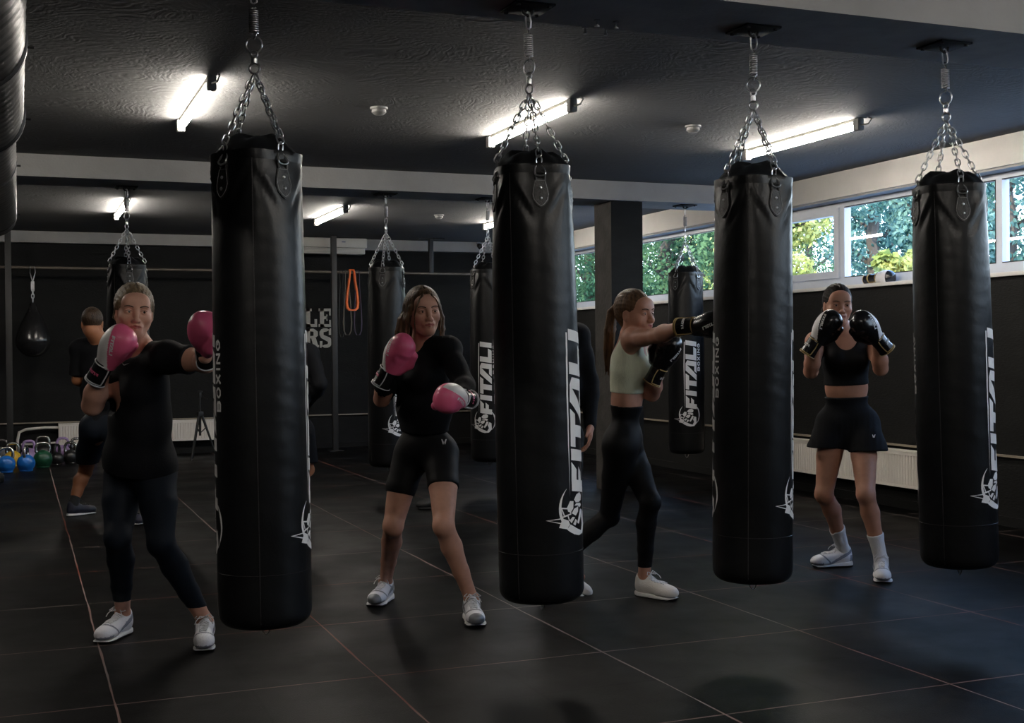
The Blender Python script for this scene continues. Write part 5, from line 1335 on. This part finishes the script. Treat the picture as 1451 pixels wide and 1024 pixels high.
# ------------------------------------------------------------------ radiators
def radiator(a, b, wall, z0, z1, label):
    """a..b along the wall; wall 'back' (Y1) or 'right' (X1)"""
    L = b - a; t = empty('radiator', ((a + b) / 2, Y1 - .02, 0) if wall == 'back' else (X1 - .025, (a + b) / 2, 0), 0 if wall == 'back' else R(-90) * 1, label, 'radiator')
    h = L / 2; mb = MB()
    n = int(L / .033); w = L / n
    vs = []; fs = []
    prof = [(0, 0), (.28, 0), (.40, -.010), (.88, -.010), (1, 0)]
    xs = [-h + (k + p) * w for k in range(n) for p, _ in prof[:-1]] + [h]; ds = [q for k in range(n) for _, q in prof[:-1]] + [0]
    for x, d in zip(xs, ds): vs += [(x, -.085 + d, z0 + .025), (x, -.085 + d, z1 - .03)]
    for k in range(len(xs) - 1): fs.append((2 * k, 2 * k + 2, 2 * k + 3, 2 * k + 1))
    mb.add(vs, fs)
    mb.box((-h, -.082, z0), (h, -.02, z1 - .012)); mb.box((-h, -.096, z0), (h, -.082, z0 + .026)); mb.box((-h, -.096, z1 - .032), (h, -.082, z1 - .004))
    mb.build('panel', M['radiator'], t, smooth=False)
    mb = MB(); mb.box((-h - .004, -.10, z1 - .008), (h + .004, -.015, z1 + .006), bev=.003); mb.build('top_grille', M['radiator'], t)
    for s in (-1, 1): mb = MB(); mb.box((s * h - .003, -.098, z0), (s * h + .003, -.018, z1), bev=.001); mb.build('side_cover', M['radiator'], t)
    for s in (-1, 1): mb = MB(); mb.box((s * h * .8 - .015, -.03, z0 + .02), (s * h * .8 + .015, .018, z1 - .05)); mb.build('wall_bracket', M['radiator'], t, smooth=False)
    return t
radiator(.46, 1.55, 'back', .17, .43, 'white panel radiator on the far wall behind the kettlebells')
radiator(1.62, 2.62, 'back', .17, .43, 'white panel radiator on the far wall behind the black tripod')
radiator(7.62, 10.35, 'right', .185, .475, 'long cream panel radiator low on the wall under the windows')
mb = MB(); mb.tube([(.46, Y1 - .08, .385), (.30, Y1 - .08, .39), (.08, Y1 - .08, .375), (.0, Y1 - .08, .34), (-.02, Y1 - .08, .24), (-.02, Y1 - .08, .08)], .017, 8); o = mb.build('heating_pipe', M['radiator']); tag(o, 'white pipe bending down from the left end of the far radiator', 'pipe')
mb = MB(); mb.tube([(.46, Y1 - .08, .20), (.20, Y1 - .08, .19), (.02, Y1 - .08, .19)], .012, 8); o = mb.build('heating_pipe', M['radiator']); tag(o, 'thin lower white pipe leading left from the far radiator', 'pipe')
mb = MB(); mb.box((-.36, Y1 - .06, .20), (-.32, Y1, .29), bev=.004); o = mb.build('socket_cover', M['plastic_w']); tag(o, 'small white socket on the far wall left of the pipe', 'socket')

# ------------------------------------------------------------------ kettlebells
kb = {k: mat('kettlebell_' + k, c, .28, .0, var=.12, vscale=10, bump=.08, bscale=60) for k, c in dict(blue=(.01, .12, .42), yellow=(.62, .40, .03), green=(.012, .07, .035), black=(.012, .012, .013), lilac=(.36, .24, .46), purple=(.05, .04, .22), grey=(.16, .16, .16)).items()}
M['chrome'] = mat('brushed_steel_handle', (.55, .54, .52), .25, 1.0, var=.1)
def kettlebell(px, py, col, handle, rot, size, label):
    g = G(px, py); r = .098 * size; d = (Vector((g.x, g.y, 0))).normalized(); g = g + Vector((d.x, d.y, 0)) * r * .6
    t = empty('kettlebell', g, rot, label, 'kettlebell', None); mb = MB()
    mb.lathe([(r * .62, 0), (r * .70, .004)] + [(r * math.sin(a), r * .92 - r * math.cos(a)) for a in [R(48 + 120 * k / 12) for k in range(13)]] + [(.001, r * 1.93)], 28)
    b_ = mb.build('bell', kb[col], t)
    mb = MB(); mb.lathe([(r * .705, .002), (r * .76, .012), (r * .70, .02)], 28); mb.build('base_ring', M['chrome'] if col == 'black' else kb[col], t)
    w = r * .70; top = r * 1.85 + .088
    pts = [(-w * .72, 0, r * 1.5), (-w * 1.0, 0, r * 1.8), (-w * 1.02, 0, top - .045), (-w * .80, 0, top - .012), (-w * .45, 0, top), (0, 0, top + .001), (w * .45, 0, top), (w * .80, 0, top - .012), (w * 1.02, 0, top - .045), (w * 1.0, 0, r * 1.8), (w * .72, 0, r * 1.5)]
    mb = MB(); mb.tube(pts, [.019, .0175, .016, .016, .016, .016, .016, .016, .016, .0175, .019], 10); mb.build('handle', handle, t)
    return t
for a in [
    (9, 670, 'blue', M['chrome'], R(0), 1.0, 'bright blue kettlebell nearest the left edge of the row, handle facing the viewer'),
    (37, 668, 'blue', M['chrome'], R(75), 1.0, 'second bright blue kettlebell, its steel handle seen edge-on'),
    (18, 661, 'yellow', M['chrome'], R(10), .98, 'yellow kettlebell behind the two blue ones'),
    (2, 655, 'grey', M['chrome'], R(0), .98, 'grey kettlebell at the back left, behind the yellow one'),
    (41, 656, 'lilac', kb['lilac'], R(10), .95, 'lilac kettlebell behind the second blue one'),
    (61, 663, 'green', M['chrome'], R(5), 1.08, 'dark green kettlebell with a steel handle in the middle of the row'),
    (61, 652, 'black', M['chrome'], R(0), 1.08, 'black kettlebell with a large steel handle directly behind the green one'),
    (81, 659, 'black', kb['black'], R(60), .80, 'small all-black kettlebell with a bright steel base'),
    (89, 651, 'lilac', kb['lilac'], R(5), .95, 'lilac kettlebell behind the small black one'),
    (100, 657, 'black', M['chrome'], R(0), .88, 'glossy black kettlebell, front right of the row'),
    (109, 651.5, 'black', M['chrome'], R(15), .95, 'black kettlebell behind the glossy one at the right end'),
    (127, 656, 'purple', kb['purple'], R(0), .95, 'dark purple kettlebell last in the row beside the man in shorts')]: kettlebell(*a)

# ------------------------------------------------------------------ pull-up rig on the far wall
YR = 16.0
t = empty('pull_up_rig', (3.86, YR, 0), 0, 'black steel rig with a long horizontal bar along the far wall', 'pull-up rig')
def rig(name, fn_, m=None): mb = MB(); fn_(mb); mb.v = [(x - 3.86, y - YR, z) for x, y, z in mb.v]; return mb.build(name, m or M['post'], t)
rig('crossbar', lambda b: b.tube([(-1.6, YR, 2.345), (6.1, YR, 2.345)], .018, 10), mat('worn_steel_bar', (.20, .17, .14), .4, .7, var=.2))
for x in (-.10, 3.86): rig('upright', lambda b: b.box((x - .035, YR - .035, 0), (x + .035, YR + .035, ZC), bev=.004)); rig('foot_plate', lambda b: b.box((x - .09, YR - .09, 0), (x + .09, YR + .09, .01)))
rig('hanger', lambda b: b.box((5.17, YR - .025, 2.35), (5.23, YR + .025, ZC), bev=.003)); rig('hanger_plate', lambda b: b.box((5.02, YR - .05, ZC - .012), (5.38, YR + .05, ZC)))
# teardrop bag hung from the bar
def on_plane(px, py, Y):
    r = ray(px, py); t_ = Y / r.y; return CAM + r * t_
p0 = on_plane(46, 380, YR - .0)
t = empty('teardrop_bag', p0, 0, 'black teardrop punching bag hanging from the rig bar at the far left', 'punching bag')
zt = on_plane(46, 430, YR).z - p0.z; zb = on_plane(46, 506, YR).z - p0.z; rr_ = .205
mb = MB(); Hh = zt - zb
prof = [(.001, zb), (.06, zb + .006)] + [(rr_ * math.sin(math.acos(max(-1, min(1, 1 - q)))) if q < 1 else rr_ * (1 - ((q - 1) / 2.05) ** 1.35 * .86), zb + q * rr_) for q in (.12, .25, .45, .7, .9, 1.0, 1.15, 1.4, 1.7, 2.0, 2.3, 2.6, 2.9)]
prof = [(r, z) for r, z in prof if z < zt] + [(.035, zt), (.02, zt + .01)]
mb.lathe(prof, 32); M['leather_gloss'] = mat('glossy_black_leather', (.012, .012, .013), .22, var=.1, bump=.05, bscale=20); mb.build('bag_body', M['leather_gloss'], t)
mb = MB(); chain(mb, (0, 0, zt + .02), (0, 0, zt + .16), .05, .005, .014); mb.build('snap_chain', M['steel'], t)
mb = MB(); mb.tube([(-.012, 0, zt + .15), (-.012, 0, zt + .27)], .006, 6); mb.tube([(.012, 0, zt + .15), (.012, 0, zt + .27)], .006, 6); mb.box((-.02, -.01, zt + .17), (.02, .01, zt + .26)); mb.build('swivel', M['steel'], t)
mb = MB(); mb.tube([(0, 0, zt + .26), (-.03, 0, -.05), (-.025, -.02, .02), (.025, -.02, .02), (.03, 0, -.05), (0, 0, zt + .26)], .006, 6); mb.build('hanging_strap', M['steel'], t)
for s in (-1, 1): mb = MB(); mb.tube([(s * .012, 0, zt + .012), (s * .035, -.01, zt - .03), (s * .03, -.06, zt - .10)], .006, 6); mb.build('lacing_cord', M['strap'], t)

# resistance bands looped over the bar
def band(px, w, zlow, m, label, th=.004, dy=0.0, sway=.0):
    c = on_plane(px, 382, YR - .0); t0 = 2.345 + .02; z1 = on_plane(px, zlow, YR).z; pts = []
    hw = .035 + sway
    loop = [(-.02, t0 - .03)] + [(-.015 * 1, t0 + .004), (.015, t0 + .004), (.02, t0 - .03)] + [(hw * q, t0 - (t0 - z1) * z) for q, z in ((.45, .25), (.8, .55), (1, .8), (.85, .93), (.4, .99), (-.4, .99), (-.85, .93), (-1, .8), (-.8, .55), (-.45, .25))]
    mb = MB(); n = len(loop); vs = []; fs = []
    for x, z in loop:
        L_ = math.hypot(x, z - (t0 + z1) / 2)
        for yy in (-w / 2, w / 2):
            for k in (0, 1): vs.append((x * (1 + k * .12) + (k * th if x > 0 else -k * th), yy - .024 * (z < t0 - .01) + dy, z + (k * th if z > t0 - .01 else -k * th * (z < z1 + .05))))
    for i in range(n):
        j = (i + 1) % n; A, B = 4 * i, 4 * j
        fs += [(A, B, B + 2, A + 2), (A + 1, A + 3, B + 3, B + 1), (A, A + 1, B + 1, B), (A + 2, B + 2, B + 3, A + 3)]
    mb.add(vs, fs); o = mb.build('resistance_band', m, loc=(c.x, YR, 0)); tag(o, label, 'resistance band')
band(498, .06, 439, mat('orange_rubber', (.85, .16, .03), .5), 'bright orange resistance band looped over the rig bar', .016, 0, .03)
band(491, .030, 475, mat('grey_brown_rubber', (.12, .10, .08), .6), 'grey-brown long resistance band hanging left of the orange one', .004, .0, .015)
band(506, .025, 475, mat('dark_purple_rubber', (.06, .04, .08), .6), 'dark purple resistance band hanging right of the orange one', .004, 0, .012)
band(483, .015, 478, mat('black_rubber', (.02, .02, .02), .6), 'thin black resistance band beside the rig upright', .003, 0, .0)

# ------------------------------------------------------------------ air conditioner
xa, xb = 3.05, 4.36
t = empty('air_conditioner', ((xa + xb) / 2, Y1 - .2, 2.6), 0, 'cream air conditioner under the ceiling at the far wall', 'air conditioner')
h = (xb - xa) / 2
mb = MB(); mb.box((-h, -.20, .08), (h, .02, .21), bev=.02); mb.box((-h + .02, -.16, 0), (h - .02, .02, .09), bev=.015); mb.build('casing', M['plastic_w'], t)
for z in (.03, .065): mb = MB(); mb.box((-h + .06, -.185, z - .006), (h - .12, -.16, z + .012), bev=.003); mb.build('louvre', M['plastic_w'], t)
mb = MB(); mb.box((h - .35, -.203, .15), (h - .30, -.199, .17)); mb.build('badge', M['shoe_grey'], t)

# ------------------------------------------------------------------ duct
t = empty('ventilation_duct', (-.165, 5, 2.45), 0, 'silver spiral ventilation duct hanging along the ceiling at the left edge', 'duct')
def duct(y0, y1, r, name):
    mb = MB(); n = 28; vs = []; fs = []; steps = int((y1 - y0) / .02)
    for i in range(steps + 1):
        y = y0 + (y1 - y0) * i / steps
        for k in range(n):
            a = 2 * PI * k / n; ph = ((y - 5) / .115 + k / n) % 1.0; rr = r + (.004 if ph < .16 else 0)
            vs.append((rr * math.cos(a), y - 5, rr * math.sin(a)))
    for i in range(steps):
        for k in range(n): fs.append((i * n + k, (i + 1) * n + k, (i + 1) * n + (k + 1) % n, i * n + (k + 1) % n))
    fs.append(tuple(range(n))); fs.append(tuple(reversed([steps * n + k for k in range(n)])))
    mb.add(vs, fs); return mb.build(name, M['duct'], t)
duct(1.2, 6.45, .20, 'wide_duct_section'); duct(6.45, 11.2, .165, 'narrow_duct_section')
for y, r in ((2.3, .212), (3.5, .212), (4.9, .212), (6.40, .214), (8.0, .172), (10.8, .172)):
    mb = MB(); mb.lathe([(r - .01, -.03), (r, -.025), (r, .025), (r - .01, .03)], 32, (0, y - 5, 0), (0, 1, 0)); mb.tube([(0, y - 5, r - .01), (0, y - 5, ZC - 2.45)], .005, 6)
    mb.tube([(r - .003, y - 5, -.02), (r + .02, y - 5, -.02)], .006, 6); mb.build('clamp', M['duct'], t)

# ------------------------------------------------------------------ ceiling fittings
for px, py, lab in ((537, 152, 'white smoke detector on the ceiling left of the second large bag'), (982, 178, 'white smoke detector on the ceiling left of the third large bag'), (622, 304, 'small white smoke detector on the far ceiling behind the woman in shorts')):
    g = G(px, py, ZC); t = empty('smoke_detector', (g.x, g.y, ZC), 0, lab, 'smoke detector')
    mb = MB(); mb.lathe([(.055, 0), (.055, -.012), (.04, -.016)], 24); mb.build('base', M['grey_pl'], t)
    mb = MB(); mb.lathe([(.043, -.014), (.045, -.032), (.030, -.046), (.001, -.048)], 24); mb.build('sensor_head', M['grey_pl'], t)
g = on_plane(678, 345, 16.36); t = empty('wall_camera', g, 0, 'small grey camera on the pale band of the far wall', 'camera')
mb = MB(); mb.lathe([(.03, 0), (.03, .03)], 16, (0, 0, 0), (0, -1, 0)); mb.build('mount', M['shoe_grey'], t)
mb = MB(); mb.lathe([(.035, .03), (.038, .09), (.025, .10)], 16, (0, 0, -.02), (0, -1, -.4)); mb.build('housing', M['dark_pl'], t)
for i, (px, py) in enumerate(((829, 39), (846, 28), (858, 41), (873, 31))):
    g = G(px, py, ZB); z = ZB if 4.18 < g.y < 4.72 else ZC; g = G(px, py, z)
    mb = MB(); mb.lathe([(.014, 0), (.014, -.004), (.004, -.005), (.004, -.022), (.010, -.023), (.010, -.030)], 10)
    o = mb.build('ceiling_screw', M['spring'], loc=(g.x, g.y, z)); tag(o, 'small dark screw sticking out of the ceiling beam between two large bags', 'screw', 'loose screws on the ceiling beam')

# ------------------------------------------------------------------ wall lettering
t = empty('wall_sign', on_plane(440, 465, Y1), 0, 'pale slab letters LE over RS painted on the far wall left of the rig upright', 'wall lettering')
ob_ = on_plane(440, 465, Y1)
def slab(ch, x, z, w, h):
    """polygons of one slab letter, lower left corner x, z"""
    t_ = w * .30; s = h * .16; o = []
    def q(x0, y0, x1, y1): o.append([Vector((x + x0 * w, z + y0 * h)), Vector((x + x1 * w, z + y0 * h)), Vector((x + x1 * w, z + y1 * h)), Vector((x + x0 * w, z + y1 * h))])
    if ch == 'L': q(.12, 0, .46, 1); q(0, .85, .58, 1); q(0, 0, 1, .15); q(.80, .15, 1, .42)
    if ch == 'E': q(.10, 0, .42, 1); q(0, .85, 1, 1); q(0, 0, 1, .15); q(.82, .62, 1, .85); q(.82, .15, 1, .38); q(.42, .42, .70, .58); q(.60, .33, .70, .67)
    if ch == 'R':
        q(.10, 0, .42, 1); q(0, .0, .52, .14); q(0, .86, .42, 1); o.extend([[Vector((x + a * w, z + b * h)) for a, b in p] for p in (
            [(.42, .86), (.66, .84), (.80, .94), (.66, 1), (.42, 1)], [(.66, .84), (.66, .62), (.96, .62), (.96, .84), (.80, .94)], [(.42, .48), (.66, .48), (.80, .52), (.66, .62), (.42, .60)], [(.80, .52), (.96, .62), (.66, .62)], [(.50, .48), (.66, .0), (1.04, 0), (1.04, .12), (.96, .12), (.82, .50)])])
    if ch == 'S':
        o.extend([[Vector((x + a * w, z + b * h)) for a, b in p] for p in ([(.02, .66), (.34, .66), (.34, .80), (.16, .95), (.02, .82)], [(.16, .95), (.34, .80), (.60, .84), (.84, .92), (.60, 1), (.34, 1)], [(.76, .66), (.96, .66), (.96, 1), (.84, 1), (.76, .86)],
            [(.02, .66), (.14, .50), (.70, .30), (.98, .40), (.86, .52), (.34, .66)], [(.70, .30), (.66, .18), (.84, .05), (.98, .18), (.98, .40)], [(.66, .18), (.40, .15), (.16, .08), (.40, 0), (.66, 0), (.84, .05)], [(.24, .34), (.04, .34), (.04, 0), (.16, 0), (.24, .14)])])
    return o
M['sign'] = mat('pale_sign_paint', (.42, .40, .36), .7, var=.1, vscale=10)
k_ = 1 / F_PX * 16.1
for ch, x0, x1, y0, y1 in (('L', 431.5, 449, 463, 437), ('E', 451.5, 469.5, 463, 437), ('R', 431, 451, 492, 465.5), ('S', 452.5, 470, 492.5, 465)):
    a = on_plane(x0, y0, Y1); b_ = on_plane(x1, y1, Y1)
    bm = decal_bm(slab(ch, a.x - ob_.x, a.z - ob_.z, b_.x - a.x, b_.z - a.z), .5)
    for v in bm.verts: v.co = Vector((v.co.x, -.004, v.co.y))
    bm_obj(bm, 'painted_letter', M['sign'], t)

# ------------------------------------------------------------------ tripod, bench, lone shoe
g = G(284, 652); t = empty('tripod', (g.x, g.y, 0), R(20), 'black folding tripod standing before the far radiator', 'tripod')
for k in range(3):
    a = R(90 + 120 * k); mb = MB(); mb.tube([(.02 * math.cos(a), .02 * math.sin(a), .56), (.20 * math.cos(a), .20 * math.sin(a), .012)], [.016, .011], 8); l_ = mb.build('leg', M['dark_pl'], t)
    mb = MB(); mb.tube([(.15 * math.cos(a) * .5, .15 * math.sin(a) * .5, .40), (0, 0, .33)], .006, 6); mb.build('brace', M['dark_pl'], t)
mb = MB(); mb.tube([(0, 0, .30), (0, 0, .76)], .014, 10); mb.build('centre_column', M['dark_pl'], t)
mb = MB(); mb.box((-.035, -.03, .53), (.035, .03, .59), bev=.006); mb.build('hub', M['dark_pl'], t)
mb = MB(); mb.lathe([(.02, .76), (.026, .79), (.02, .82), (.032, .825), (.032, .84)], 14); mb.tube([(0, 0, .79), (.08, -.05, .74)], .006, 6); mb.build('head', M['dark_pl'], t)
g = G(8, 752); t = empty('weight_bench', (g.x - .22, g.y + .05, 0), R(8), 'black padded bench only just inside the left edge', 'bench')
mb = MB(); mb.box((-.9, -.16, .36), (.20, .16, .43), bev=.02); mb.build('pad', M['leather'], t)
for sx in (-.75, .12):
    for sy in (-.13, .13): mb = MB(); mb.box((sx - .025, sy - .025, 0), (sx + .025, sy + .025, .36), bev=.003); mb.build('leg', M['blackmetal'], t)
mb = MB(); mb.box((-.80, -.03, .30), (.16, .03, .36)); mb.build('frame_rail', M['blackmetal'], t)
g = G(589, 721); hld = empty('dark_shoe', g, 0, 'dark shoe on the floor seen between the legs of the woman in shorts', 'shoe')
make_shoe(hld, Rh * .262, Vector((0, 0, 0)), 'black', 0, 1, (0, 0, 0))
